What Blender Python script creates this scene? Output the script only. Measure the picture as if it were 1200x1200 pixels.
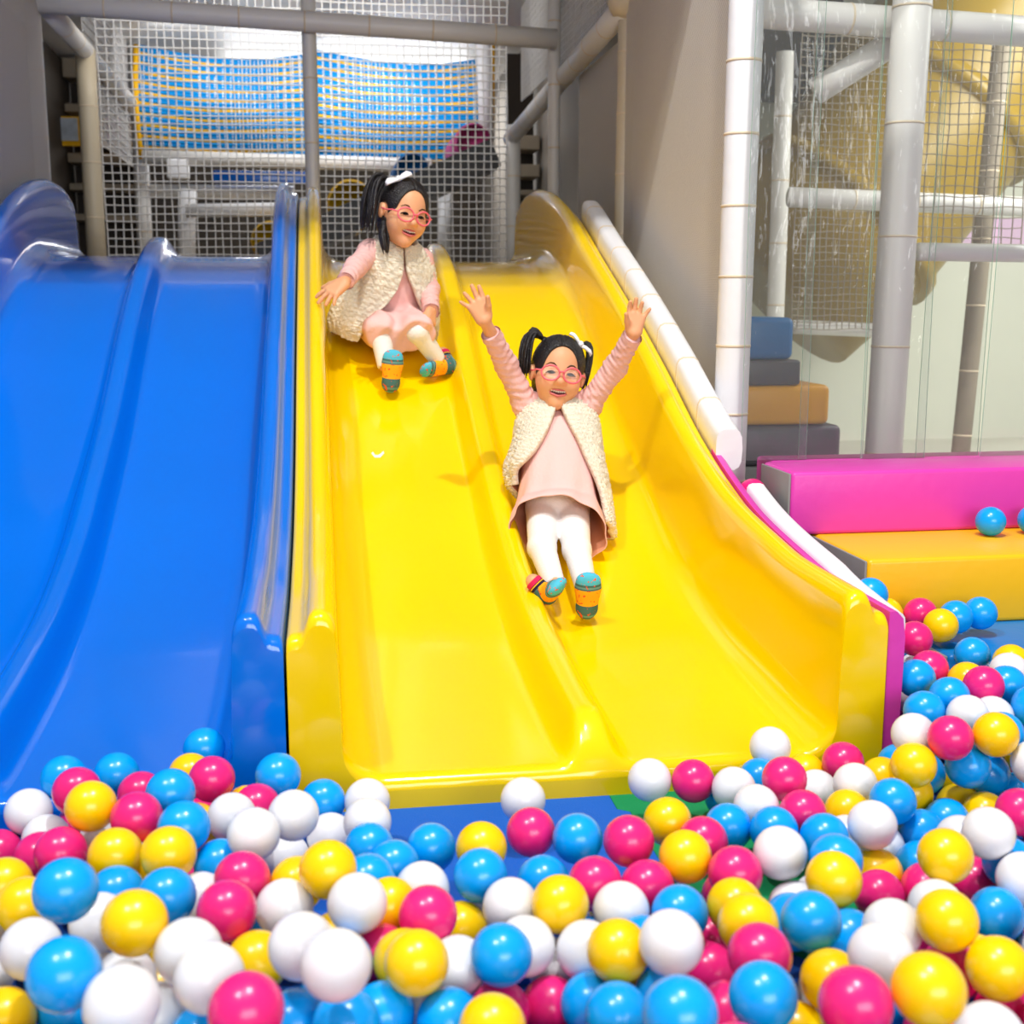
import bpy, bmesh, math, random
import numpy as np
from mathutils import Vector, Matrix
for _o in list(bpy.data.objects): bpy.data.objects.remove(_o)
SC = bpy.context.scene; COL = SC.collection
R = math.radians
# ------------------------------------------------------------------ camera
F = 1430.0; PITCH = math.atan(250/F); YAW = math.atan(225/F*math.cos(PITCH)); EYE = 0.97
cam = bpy.data.cameras.new('camera'); cam_o = bpy.data.objects.new('camera', cam); COL.objects.link(cam_o)
cam.sensor_width = 36; cam.sensor_height = 36; cam.sensor_fit = 'HORIZONTAL'; cam.lens = 36*F/1200
cam_o.location = (0, 0, EYE); cam_o.rotation_euler = (math.pi/2-PITCH, 0, -YAW)
cam.dof.use_dof = True; cam.dof.focus_distance = 3.1; cam.dof.aperture_fstop = 4.4
cam.clip_start = .05
SC.camera = cam_o
# ------------------------------------------------------------------ world, lamps, exposure
w = bpy.data.worlds.new('hall_light'); SC.world = w; w.use_nodes = True
bg = w.node_tree.nodes['Background']; bg.inputs[0].default_value = (1, .98, .95, 1); bg.inputs[1].default_value = .27
SC.view_settings.view_transform = 'Standard'; SC.view_settings.look = 'None'
SC.view_settings.gamma = 1; SC.view_settings.use_curve_mapping = False; SC.view_settings.exposure = 0.04
def lamp(name, kind, loc, target, power, size=.1, size_y=None, color=(1, 1, 1), spot=None, blend=.3):
    l = bpy.data.lights.new(name, kind); o = bpy.data.objects.new(name, l); COL.objects.link(o)
    o.location = loc; o.rotation_euler = (Vector(target)-Vector(loc)).to_track_quat('-Z', 'Y').to_euler()
    l.energy = power; l.color = color
    if kind == 'AREA':
        l.size = size
        if size_y: l.shape = 'RECTANGLE'; l.size_y = size_y
    else: l.shadow_soft_size = size
    if kind == 'SPOT': l.spot_size = R(spot); l.spot_blend = blend
    return o
lamp('hall_spotlight', 'SPOT', (.75, 1.4, 5.2), (.5, 2.7, 0), 570, .08, spot=95, blend=.6, color=(1, .975, .94))
lamp('hall_spotlight', 'SPOT', (-2.4, .2, 7.0), (.4, 2.9, .4), 820, .07, spot=70, blend=.6, color=(1, .98, .95))
lamp('overhead_fill_light', 'AREA', (0, .6, 4.8), (0, 1.6, 0), 45, 2.6, 1.2)  # added overhead fill for ambient light and soft reflections
lamp('front_fill_light', 'AREA', (1.0, -3.6, 2.2), (.4, 5, 1.3), 180, 4.0, 1.8)  # added fill behind the camera, brightens upright faces; no window there
lamp('rear_window_light', 'AREA', (.3, 11.6, 2.5), (.1, 9.0, 1.9), 45, 2.2, .5)
lamp('deck_fill_light', 'AREA', (-.1, 6.9, 2.7), (-.1, 8.4, 2.2), 14, 1.9, .3, color=(1, .98, .95))  # added fill under the deck, whitens the safety net from the front
lamp('rope_net_fill_light', 'AREA', (-.1, 8.55, 2.7), (0, 9.3, 1.95), 12, 2.0, .2)  # added fill that brings out the rope colours
lamp('rope_net_fill_light', 'SPOT', (.62, 8.55, 2.7), (.55, 9.3, 2.1), 20, .1, spot=110, blend=.7)  # added spot that washes out the top of the right rope net
lamp('rear_wall_fill_light', 'AREA', (4.4, 4.9, 2.6), (3.4, 8, .5), 95, 1.5, 1.5, color=(1, .98, .93))  # unseen fill aimed to brighten the far wall behind the curtain
# ------------------------------------------------------------------ pixel rays -> points of the place
FW = Vector((math.sin(YAW)*math.cos(PITCH), math.cos(YAW)*math.cos(PITCH), -math.sin(PITCH)))
RT = Vector((math.cos(YAW), -math.sin(YAW), 0)); UP = RT.cross(FW); C0 = Vector((0, 0, EYE))
def ray(x, y): return FW + RT*((x-600)/F) + UP*((600-y)/F)
def onZ(x, y, z): r = ray(x, y); return C0 + r*((z-EYE)/r.z)
def onX(x, y, X): r = ray(x, y); return C0 + r*(X/r.x)
def onY(x, y, Y): r = ray(x, y); return C0 + r*(Y/r.y)
def atD(x, y, d): return C0 + ray(x, y)*d
# ------------------------------------------------------------------ helpers
def mat(name, color, rough=.4, spec=.5, coat=0, metal=0, noise=0, nscale=20, bump=0, bscale=80, sss=0, sheen=0):
    m = bpy.data.materials.new(name); m.use_nodes = True; nt = m.node_tree; b = nt.nodes['Principled BSDF']
    b.inputs['Base Color'].default_value = (*color, 1); b.inputs['Roughness'].default_value = rough
    b.inputs['Specular IOR Level'].default_value = spec; b.inputs['Metallic'].default_value = metal
    b.inputs['Coat Weight'].default_value = coat; b.inputs['Coat Roughness'].default_value = .05
    if sss: b.inputs['Subsurface Weight'].default_value = sss; b.inputs['Subsurface Scale'].default_value = .02
    if sheen: b.inputs['Sheen Weight'].default_value = sheen
    if noise or bump:
        tc = nt.nodes.new('ShaderNodeTexCoord')
    if noise:
        n = nt.nodes.new('ShaderNodeTexNoise'); n.inputs['Scale'].default_value = nscale; n.inputs['Detail'].default_value = 4
        mx = nt.nodes.new('ShaderNodeMix'); mx.data_type = 'RGBA'
        mx.inputs[6].default_value = (*[max(0, c*(1-noise)) for c in color], 1); mx.inputs[7].default_value = (*[min(1, c*(1+noise)) for c in color], 1)
        nt.links.new(tc.outputs['Object'], n.inputs['Vector']); nt.links.new(n.outputs['Fac'], mx.inputs[0]); nt.links.new(mx.outputs[2], b.inputs['Base Color'])
    if bump:
        n2 = nt.nodes.new('ShaderNodeTexNoise'); n2.inputs['Scale'].default_value = bscale; n2.inputs['Detail'].default_value = 3
        bp = nt.nodes.new('ShaderNodeBump'); bp.inputs['Strength'].default_value = bump; bp.inputs['Distance'].default_value = .01
        nt.links.new(tc.outputs['Object'], n2.inputs['Vector']); nt.links.new(n2.outputs['Fac'], bp.inputs['Height']); nt.links.new(bp.outputs[0], b.inputs['Normal'])
    return m
def srgb(r, g, b):
    f = lambda c: c/12.92 if c <= .04045 else ((c+.055)/1.055)**2.4
    return tuple(f(c/255) for c in (r, g, b))
def tag(o, label=None, cat=None, group=None, kind=None):
    if label: o['label'] = label
    if cat: o['category'] = cat
    if group: o['group'] = group
    if kind: o['kind'] = kind
    return o
def empty(name, loc=(0, 0, 0), label=None, cat=None, group=None):
    o = bpy.data.objects.new(name, None); COL.objects.link(o); o.location = loc; o.empty_display_size = .05
    return tag(o, label, cat, group)
def link(name, me, m, parent=None, smooth=True, loc=None):
    o = bpy.data.objects.new(name, me); COL.objects.link(o)
    if m is not None:
        for mm in (m if isinstance(m, (list, tuple)) else [m]): me.materials.append(mm)
    if smooth: me.polygons.foreach_set('use_smooth', [True]*len(me.polygons))
    if loc is not None: o.location = loc
    if parent is not None:
        o.parent = parent; o.matrix_parent_inverse = Matrix.Translation(-parent.location)
    return o
class MB:                                     # collects simple shapes into ONE mesh
    def __init__(s): s.v = []; s.f = []; s.mi = []
    def add(s, vs, fs, mi=0):
        k = len(s.v); s.v += [tuple(p) for p in vs]; s.f += [tuple(i+k for i in f) for f in fs]; s.mi += [mi]*len(fs); return s
    def hexa(s, p):                           # 8 points: bottom ring then top ring
        return s.add(p, [(3, 2, 1, 0), (4, 5, 6, 7), (0, 1, 5, 4), (1, 2, 6, 5), (2, 3, 7, 6), (3, 0, 4, 7)])
    def box(s, x0, x1, y0, y1, z0, z1):
        return s.hexa([(x0, y0, z0), (x1, y0, z0), (x1, y1, z0), (x0, y1, z0), (x0, y0, z1), (x1, y0, z1), (x1, y1, z1), (x0, y1, z1)])
    def tube(s, pts, r, n=12, cap=True, mi=0):
        pts = [Vector(p) for p in pts]; N = len(pts); rs = r if isinstance(r, (list, tuple)) else [r]*N
        vs = []; a = None
        for i, p in enumerate(pts):
            d = (pts[min(i+1, N-1)]-pts[max(i-1, 0)]).normalized()
            if a is None: a = d.orthogonal().normalized()
            a = (a-d*a.dot(d)).normalized(); b = d.cross(a)
            for k in range(n):
                t = 2*math.pi*k/n; vs.append(p+(a*math.cos(t)+b*math.sin(t))*rs[i])
        fs = [(i*n+k, i*n+(k+1) % n, (i+1)*n+(k+1) % n, (i+1)*n+k) for i in range(N-1) for k in range(n)]
        if cap: fs += [tuple(range(n-1, -1, -1)), tuple((N-1)*n+k for k in range(n))]
        return s.add(vs, fs, mi)
    def lathe(s, prof, n=24, org=(0, 0, 0), mi=0):     # (radius, height) pairs about a vertical axis
        vs = [(org[0]+r*math.cos(2*math.pi*k/n), org[1]+r*math.sin(2*math.pi*k/n), org[2]+z) for r, z in prof for k in range(n)]
        N = len(prof)
        fs = [(i*n+k, i*n+(k+1) % n, (i+1)*n+(k+1) % n, (i+1)*n+k) for i in range(N-1) for k in range(n)]
        fs += [tuple(range(n-1, -1, -1)), tuple((N-1)*n+k for k in range(n))]
        return s.add(vs, fs, mi)
    def mesh(s, name='mesh'):
        me = bpy.data.meshes.new(name); me.from_pydata(s.v, [], s.f)
        me.polygons.foreach_set('material_index', s.mi); me.update(); return me
    def build(s, name, m, parent=None, smooth=True, bevel=0, seg=3, sharp=True):
        o = link(name, s.mesh(name), m, parent, smooth)
        if bevel:
            md = o.modifiers.new('bevel', 'BEVEL'); md.width = bevel; md.segments = seg; md.limit_method = 'ANGLE'; md.harden_normals = False
        return o
def pchip(xs, ys):
    xs = np.array(xs, float); ys = np.array(ys, float); h = np.diff(xs); d = np.diff(ys)/h
    m = np.zeros(len(xs)); m[0] = d[0]; m[-1] = d[-1]
    for i in range(1, len(xs)-1): m[i] = 0 if d[i-1]*d[i] <= 0 else 2*d[i-1]*d[i]/(d[i-1]+d[i])
    def f(x):
        i = int(min(max(np.searchsorted(xs, x)-1, 0), len(xs)-2)); x = min(max(x, xs[0]), xs[-1]); t = (x-xs[i])/h[i]
        return float((1+2*t)*(1-t)**2*ys[i]+t*(1-t)**2*h[i]*m[i]+t*t*(3-2*t)*ys[i+1]+t*t*(t-1)*h[i]*m[i+1])
    return f
# ------------------------------------------------------------------ materials
M = dict(
    yellow=mat('glossy_yellow_fibreglass', srgb(255, 212, 0), .14, .42, coat=.25, noise=.02, nscale=3),
    blue=mat('glossy_blue_fibreglass', srgb(0, 112, 224), .14, .42, coat=.25, noise=.03, nscale=3),
    white_vinyl=mat('white_vinyl', srgb(236, 236, 238), .45, .4, bump=.15, bscale=25),
    seam=mat('cream_seam', srgb(226, 208, 180), .6, .3),
    grey_vinyl=mat('grey_vinyl', srgb(230, 227, 222), .38, .45, bump=.12, bscale=25),
    cream_vinyl=mat('cream_vinyl', srgb(212, 198, 170), .4, .45, bump=.12, bscale=25),
    magenta=mat('magenta_vinyl', srgb(222, 62, 176), .35, .45, bump=.1, bscale=30),
    ystep=mat('yellow_vinyl', srgb(250, 190, 16), .35, .45, bump=.1, bscale=30),
    bstep=mat('blue_vinyl', srgb(0, 120, 196), .33, .45, bump=.1, bscale=30),
    gface=mat('grey_canvas', srgb(140, 140, 140), .6, .3, noise=.15, nscale=8),
    mat_blue=mat('blue_foam_mat', srgb(10, 96, 200), .7, .3, bump=.3, bscale=300),
    mat_green=mat('green_foam_mat', srgb(0, 140, 84), .7, .3, bump=.3, bscale=300),
    net=mat('white_net_cord', srgb(226, 224, 222), .7, .2),
    rope_blue=mat('blue_rope', srgb(0, 140, 214), .7, .2), rope_yellow=mat('yellow_rope', srgb(250, 190, 30), .7, .2),
    rope_white=mat('white_rope', srgb(235, 240, 244), .7, .2),
    dark=mat('dark_board', srgb(52, 44, 38), .6, .3, noise=.2, nscale=6),
    beige=mat('beige_board', srgb(150, 138, 120), .6, .3),
    ramp=mat('dark_grey_ramp', srgb(70, 70, 72), .5, .3, noise=.2, nscale=5),
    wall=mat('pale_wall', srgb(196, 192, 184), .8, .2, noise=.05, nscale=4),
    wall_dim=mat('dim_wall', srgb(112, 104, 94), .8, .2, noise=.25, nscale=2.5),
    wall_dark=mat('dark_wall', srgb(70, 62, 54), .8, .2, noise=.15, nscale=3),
    wall_white=mat('bright_wall', srgb(240, 242, 246), .8, .2),
    wall_green=mat('pale_green_grey_wall', srgb(220, 222, 208), .7, .2, noise=.04, nscale=3),
)
# ================================================================== THE SETTING
def struct(name, mb, m, **k): return tag(mb.build(name, m, smooth=False, **k), kind='structure')
struct('floor', MB().box(-6, 7, -2.5, 13, -.06, -.012), mat('pit_floor', srgb(16, 70, 150), .8, .2))
struct('floor_rear', MB().box(1.7, 6.5, 3.75, 12.5, -.012, -.004), M['wall_green'])
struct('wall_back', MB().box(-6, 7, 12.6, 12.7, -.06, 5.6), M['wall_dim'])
struct('wall_left', MB().box(-3.3, -3.2, 3, 12.6, -.06, 5.6), M['wall'])
struct('wall_right', MB().box(6.6, 6.7, 3, 12.6, -.06, 5.6), M['wall'])
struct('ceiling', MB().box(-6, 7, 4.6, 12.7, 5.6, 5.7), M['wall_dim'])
# ------------------------------------------------------------------ slides
BED = pchip([2.2, 2.35, 2.5, 2.7, 2.95, 3.2, 3.46, 3.67, 3.97, 4.27, 4.57, 4.86, 5.15, 5.4, 5.6, 5.9, 6.5],
            [.060, .064, .071, .088, .118, .170, .250, .340, .468, .620, .785, .930, 1.045, 1.108, 1.133, 1.142, 1.142])
CREST = pchip([2.2, 2.53, 2.74, 3.0, 3.21, 3.47, 3.86, 4.28, 4.78, 5.31, 5.72, 6.0, 6.2, 6.36, 6.5],
              [.395, .399, .422, .463, .520, .613, .793, .972, 1.168, 1.372, 1.462, 1.485, 1.48, 1.45, 1.405])
Y0, Y1 = 2.23, 6.45; SW = 1.19; XL = -.0795
def divider(Y):
    a = min(max((Y-2.238)/.105, 0), 1); b = min(max((5.92-Y)/.42, 0), 1)
    return math.sin(a*math.pi/2)**.8 * (1-(1-b)**2.2)
def section(Y, b, c, dv):
    h = [(0, max(0, b-.06)), (0, c-.058), (.003, c-.051), (.010, c-.047), (.020, c-.046), (.027, c-.043), (.033, c-.034), (.038, c-.020), (.044, c-.008), (.052, c-.002),
         (.062, c), (.072, c-.002), (.081, c-.008), (.088, c-.018), (.092, c-.034)]
    r = .085; x0 = .095
    h += [(x0-.001+.002*k, c-.034+(b+r-c+.034)*k/3) for k in (1, 2)]
    h += [(x0+.004+r*(1-math.cos(t)), b+r*(1-math.sin(t))) for t in [math.pi/2*k/8 for k in range(9)]]
    dd = [(.16, 0), (.12, 0), (.085, .0), (.075, .02), (.066, .07), (.056, .22), (.046, .48), (.037, .73), (.029, .90), (.020, .98), (.010, 1.0), (0, 1.0)]
    h += [(SW/2-x, b+.085*dv*s) for x, s in dd]
    return h + [(SW-x, z) for x, z in h[-2::-1]]
def make_slide(name, x0, m, label, dz=0):
    st = [Y0, Y0+.002, Y0+.006, Y0+.013, Y0+.022, Y0+.035] + list(np.linspace(Y0+.05, 2.4, 8)) + list(np.linspace(2.45, 5.0, 46)) + list(np.linspace(5.05, 6.4, 34)) + [6.43, 6.443, Y1]
    vs = []; n = None
    for Y in st:
        e = 0; rr = .024
        d = Y-Y0
        if d < rr: e = rr-math.sqrt(max(rr*rr-(rr-d)**2, 0))
        d = Y1-Y
        if d < .02: e = .6*(.02-math.sqrt(max(.0004-(.02-d)**2, 0)))
        up = max(0, min(1, (Y-4.2)/1.2))*dz
        s = section(Y, BED(Y)-e+up, CREST(Y)-e+up, divider(Y)); n = len(s)
        vs += [(x0+x, Y, z) for x, z in s]
    N = len(st)
    fs = [(i*n+k, (i+1)*n+k, (i+1)*n+k+1, i*n+k+1) for i in range(N-1) for k in range(n-1)]
    fs = [tuple(reversed(f)) for f in fs]
    k0 = len(vs); vs += [(x, y, max(0, z-.0)*0) for x, y, z in vs[:n]]           # front face down to the floor
    fs += [(k, k+1, k0+k+1, k0+k) for k in range(n-1)]
    k1 = len(vs); last = (N-1)*n; vs += [(x, y, 1.06) for x, y, z in vs[last:last+n]]
    fs += [(last+k+1, last+k, k1+k, k1+k+1) for k in range(n-1)]
    me = bpy.data.meshes.new(name); me.from_pydata(vs, [], fs); me.update()
    o = link(name, me, m)
    me.set_sharp_from_angle(angle=R(50))
    return tag(o, label, 'slide')
make_slide('playground_slide', XL, M['yellow'], 'glossy yellow double slide the two girls ride down')
make_slide('playground_slide', XL-SW-.006, M['blue'], 'glossy blue double slide left of the yellow one', dz=.018)
# ------------------------------------------------------------------ padding along the slide's outer side
def sweep(name, sec, ys, m, label=None, cat=None, parent=None):      # sec(Y) -> list of (x,z), closed ring
    vs = []; 
    for Y in ys: s = sec(Y); n = len(s); vs += [(x, Y, z) for x, z in s]
    N = len(ys)
    fs = [(i*n+k, i*n+(k+1) % n, (i+1)*n+(k+1) % n, (i+1)*n+k) for i in range(N-1) for k in range(n)] + [tuple(range(n)), tuple((N-1)*n+k for k in range(n-1, -1, -1))]
    me = bpy.data.meshes.new(name); me.from_pydata(vs, [], fs); me.update(); o = link(name, me, m, parent); me.set_sharp_from_angle(angle=R(60))
    return tag(o, label, cat)
def pad(cx, dz, hw, hh, n=14):
    def f(Y):
        c = CREST(Y)+dz(Y) if callable(dz) else CREST(Y)+dz
        return [(cx+hw*math.copysign(abs(math.cos(t))**.6, math.cos(t)), c+hh*math.copysign(abs(math.sin(t))**.6, math.sin(t))) for t in [2*math.pi*k/n for k in range(n)]]
    return f
XE = XL+SW
rp = sweep('rail_pad', pad(XE+.044, lambda Y: -.03, .040, .06), list(np.linspace(3.36, 5.25, 40)), M['white_vinyl'], 'white vinyl rail pad running up the outer edge of the yellow slide', 'pad')
for k in range(8):
    Y = 3.55+k*.23; s = pad(XE+.044, -.03, .0412, .0612)
    sweep('seam', s, [Y-.004, Y+.004], M['seam'], parent=rp)
sweep('rail_pad', pad(XE+.070, lambda Y: -.080-.03*max(0, 1-(Y-2.35)/.3), .028, .030), list(np.linspace(2.35, 3.2, 24)), M['white_vinyl'], 'loose white vinyl pad beside the lower end of the yellow slide', 'pad')
sweep('side_cushion', lambda Y: [(XE+.004, .0), (XE+.036, .0), (XE+.04, CREST(Y)-.10), (XE+.034, CREST(Y)-.06), (XE+.02, CREST(Y)-.045), (XE+.004, CREST(Y)-.045)], list(np.linspace(2.235, 3.4, 30)),
      M['magenta'], 'magenta vinyl cushion standing against the right side of the yellow slide', 'cushion')
# ------------------------------------------------------------------ foam mats in front of the slides
def puzzle_mat(x0, y0, s, m, label, gap=.0):
    t = .075; k = int(s/t); out = []
    def edge(p, d, nrm, sgn):                       # teeth along one edge
        L = []
        for i in range(k):
            q = p+d*(i*t); L += [q+nrm*(0 if i % 2 else sgn*.022)+d*.008, q+d*t+nrm*(0 if i % 2 else sgn*.022)-d*.008]
        return L
    a = Vector((x0, y0, 0)); X = Vector((1, 0, 0)); Y = Vector((0, 1, 0)); s = k*t
    ring = edge(a, X, Y, -1)+edge(a+X*s, Y, X, 1)+[a+X*s+Y*s, a+Y*s]+list(reversed([q+Vector((gap, 0, 0)) for q in edge(a, Y, X, 1)]))
    n = len(ring); mb = MB(); mb.add([(p.x, p.y, -.012) for p in ring]+[(p.x, p.y, 0) for p in ring], [tuple(range(n-1, -1, -1)), tuple(range(n, 2*n))]+[(i, (i+1) % n, n+(i+1) % n, n+i) for i in range(n)])
    return tag(mb.build('foam_mat', m, smooth=False), label, 'mat')
puzzle_mat(-.06, 1.63, .6, M['mat_blue'], 'blue foam puzzle mat at the foot of the yellow slide')
puzzle_mat(.54, 1.63, .6, M['mat_green'], 'green foam puzzle mat at the foot of the yellow slide', gap=.001)
# ------------------------------------------------------------------ foam steps on the right
ZB, ZY, ZM = .164, .336, .509
def foam(name, x0, x1, y0, y1, z0, z1, m, label, endmat=None):
    r = empty(name, (x0, y0, z0), label, 'foam step')
    MB().box(x0+.006, x1, y0, y1, z0, z1).build('body', m, r, bevel=.012)
    MB().box(x0, x0+.006, y0+.006, y1-.004, z0+.004, z1-.005).build('end_panel', M['gface'], r, bevel=.002)
    return r
foam('foam_step', 1.238, 3.3, 3.10, 3.325, ZY, ZM, M['magenta'], 'magenta foam block, topmost of the steps beside the slide')
foam('foam_step', 1.312, 3.3, 2.77, 3.325, ZB, ZY, M['ystep'], 'yellow foam block, middle one of the steps beside the slide')
foam('foam_step', 1.40, 3.3, 2.517, 3.325, -.012, ZB, M['bstep'], 'blue foam block, lowest of the steps beside the slide')
tag(MB().box(1.325, 3.3, 3.33, 3.6, -.012, .49).build('foam_block', M['magenta'], bevel=.01), 'magenta foam block under the clear curtain strips', 'foam block')
# ------------------------------------------------------------------ padded posts and beams of the play frame
def padded(name, a, b, r, m, label, seams=0, group=None, cat='post', seam_len=.3):
    a = Vector(a); b = Vector(b); root = empty(name, a, label, cat, group)
    MB().tube([a+(b-a)*t for t in (0, .25, .5, .75, 1)], r, 18).build('foam_sleeve', m, root)
    n = int((b-a).length/seam_len)
    for i in range(1, n):
        p = a+(b-a)*(i/n); d = (b-a).normalized()*.004
        MB().tube([p-d, p+d], r*1.025, 18).build('seam', M['seam'], root)
    return root
PX = 1.262
p = onX(856, 575, PX); YP1 = p.y; padded('frame_post', (PX-.012, p.y, -.01), (PX+.008, p.y, 2.5), .052, M['white_vinyl'], 'thick white padded post between mesh screen and clear curtain', seam_len=.2)
p = onX(726, 290, PX+.03); YP2 = p.y; slim = padded('frame_post', (PX+.03, p.y, -.01), (PX+.05, p.y, 2.5), .036, M['cream_vinyl'], 'slim beige padded post between the two mesh screens on the right', seam_len=.24)
FY = 6.55
for x, lab, mm in [(47, 'grey padded post at the left edge behind the blue slide', 'grey_vinyl'), (365, 'grey padded post rising where blue and yellow slides meet', 'grey_vinyl'), (649, 'pale padded post behind the tall end of the yellow slide', 'grey_vinyl')]:
    q = onY(x, 150, FY); padded('frame_post', (q.x, FY, 1.12), (q.x, FY, 2.7), .037 if x < 600 else .032, M[mm], lab)
a = onY(42, 3, FY-.08); b = onY(652, 46, FY-.08); padded('frame_beam', a, b, .05, M['grey_vinyl'], 'grey padded beam spanning the top above both slides', cat='beam')
a = onX(60, 14, -1.27); b = onX(165, 135, -1.27); padded('frame_beam', a, b, .05, M['grey_vinyl'], 'grey padded beam running back from the upper left corner', cat='beam')
a = onX(732, 8, PX+.03); b = onX(598, 163, PX+.03); padded('frame_beam', a, b, .05, M['grey_vinyl'], 'shiny grey padded beam sloping down towards the rear right post', cat='beam')
a = onX(732, 0, PX+.03)
MB().lathe([(.001, -.075), (.05, -.06), (.072, -.02), (.072, .02), (.05, .06), (.001, .075)], 20, a).build('joint_cover', M['cream_vinyl'], slim)['label'] = 'round beige joint cover'
q = onX(113, 290, -1.27); padded('frame_post', (-1.27, q.y, 1.12), (-1.27, q.y, 2.35), .055, M['cream_vinyl'], 'beige padded post beside the dark stairs on the left'); YN = q.y+.02
q = onX(163, 150, -1.27); padded('frame_post', (-1.27, q.y, 1.12), (-1.27, q.y, 2.8), .055, M['grey_vinyl'], 'white padded post at the left edge of the coloured rope net')
q = onX(601, 200, PX+.03); padded('frame_post', (PX+.03, q.y, 1.12), (PX+.03, q.y, 2.1), .05, M['grey_vinyl'], 'grey padded post under the low end of the sloping beam'); YR = q.y
struct('ceiling_deck', MB().box(-3.1, 1.5, 3.66, 11.5, 2.76, 2.84), M['grey_vinyl'])
# upper_deck
# ------------------------------------------------------------------ deck behind the slides
tag(MB().box(-1.3, 1.3, 6.46, 11.2, 1.03, 1.12).build('play_deck', M['beige'], smooth=False, bevel=.01), 'flat play deck the slides start from, behind the nets', 'deck')
# ================================================================== NETS AND THINGS BEHIND THE SLIDES
def net(name, O, U, V, cell, m, label, r=.0045, wob=.004, parent=None, seed=1, cat='net'):
    rnd = random.Random(seed); O = Vector(O); U = Vector(U); V = Vector(V); mb = MB(); nrm = U.cross(V).normalized()
    def strand(a, b, side):
        n = 7; ph = rnd.random()*6
        pts = [a+(b-a)*(i/n)+side*(wob*math.sin(ph+i*1.7)) for i in range(n+1)]; mb.tube(pts, r, 4, cap=False)
    nu = int(U.length/cell); nv = int(V.length/cell)
    for i in range(nu+1): p = O+U*(i/nu); strand(p, p+V, U.normalized())
    for j in range(nv+1): p = O+V*(j/nv)+nrm*r; strand(p, p+U, V.normalized())
    o = mb.build(name, m, parent)
    return tag(o, label, cat) if label else o
xa = onY(119, 200, YN).x; xb = onY(594, 200, YN).x; xa += .012
net('safety_net', (xa, YN, 1.13), (xb-xa, 0, 0), (0, 0, 1.62), .046, M['net'], 'wide white square-mesh safety net behind both slides', r=.0048)
net('safety_net', (-1.30, YN+.1, 1.9), (0, 1.7, 0), (0, 0, .9), .05, M['net'], 'white side net above the beam in the upper left corner', r=.004, seed=2)
net('safety_net', (PX+.03, 6.75, 2.2), (0, 1.2, 0), (0, 0, .6), .036, M['net'], 'white side net behind the pale post above the sloping beam', r=.004, seed=3)
net('safety_net', (PX+.03, YP2+.1, 2.2), (0, 1.35, 0), (0, 0, .6), .036, M['net'], 'fine white net above the sloping beam in the upper middle', r=.003, seed=4)
# coloured rope nets, two sagging panels of coloured ropes
def rope_net(x0, x1, label, Y, bulge, seed):
    rnd = random.Random(seed); root = empty('rope_net', (onY((x0+x1)/2, 120, Y).x, Y, 1.9), label, 'rope net')
    A = onY(x0, 185, Y); B = onY(x1, 190, Y); top = min(onY(x0, 38, Y).z, 2.72); W = B.x-A.x
    sets = {'rope_yellow': MB(), 'rope_blue': MB(), 'rope_white': MB()}
    nrow = 32; N = 14
    pt = lambda u, v: Vector((A.x+W*u, Y-bulge*math.sin(math.pi*v)*.6-.02*math.sin(9*u+5*v), A.z+(top-A.z)*v-.05*math.sin(math.pi*u)*(.3+v)-.05*u*(v-.2)))
    for i in range(nrow+1):
        v = i/nrow; k = ('rope_yellow', 'rope_blue', 'rope_blue')[i % 3]
        sets[k].tube([pt(u/N, v) for u in range(N+1)], .0165 if k == 'rope_blue' else .0125, 5, cap=False)
    nc = int(W/.052)
    for j in range(nc+1): sets['rope_white'].tube([pt(j/nc, v/8)-Vector((0, .012, 0)) for v in range(9)], .0055, 4, cap=False)
    sets['rope_yellow'].tube([pt(0 if seed == 1 else 1, v/8)-Vector((0, .014, 0)) for v in range(9)], .022, 6)
    for k, mb in sets.items(): mb.build({'rope_yellow': 'yellow_ropes', 'rope_blue': 'blue_ropes', 'rope_white': 'white_ropes'}[k], M[k], root)
rope_net(166, 364, 'blue and yellow rope net left of the middle post', 9.3, .22, 1)
rope_net(372, 562, 'blue and yellow rope net right of the middle post, bright at its top', 9.3, .22, 2)
def pipe(x0, y0, x1, y1, Y, r, m, label, Yb=None, cat='pipe'):
    return tag(MB().tube([onY(x0, y0, Y), onY(x1, y1, Yb or Y)], r, 14).build('frame_pipe', m), label, cat)
cream_pipe = pipe(167.5, 184, 505, 194, 9.12, .05, M['grey_vinyl'], 'long cream pipe under the coloured rope nets')
pipe(176, 224, 345, 226, 9.6, .05, M['grey_vinyl'], 'dim grey pipe low behind the net, under the cream pipe')
pipe(218, 247, 345, 245, 8.6, .045, M['white_vinyl'], 'short white pipe low behind the net')
pipe(219, 222, 219, 318.5, 8.73, .06, M['white_vinyl'], 'short white upright behind the net above the blue slide')
pipe(521, 200, 521, 326.5, 9.3, .05, M['white_vinyl'], 'white upright under the dark ramp, behind the girl in glasses')
pipe(566, 0, 570, 165, 9.0, .055, M['white_vinyl'], 'bright white upright right of the coloured rope nets')
pipe(578, 40, 577, 150, 9.1, .014, M['rope_yellow'], 'thin yellow pole right of the coloured rope nets')
a = onY(250, 200, 9.5); b = onY(360, 216, 9.5)
tag(MB().box(a.x, b.x, 9.45, 9.55, b.z, a.z).build('foam_board', M['blue'], bevel=.01), 'dark blue foam board low behind the net', 'board')
a = onY(196, 187, 9.12); b = onY(222, 210, 9.12); MB().box(a.x, b.x, 9.06, 9.18, b.z, a.z).build('junction_box', M['white_vinyl'], cream_pipe, bevel=.01)
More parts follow.
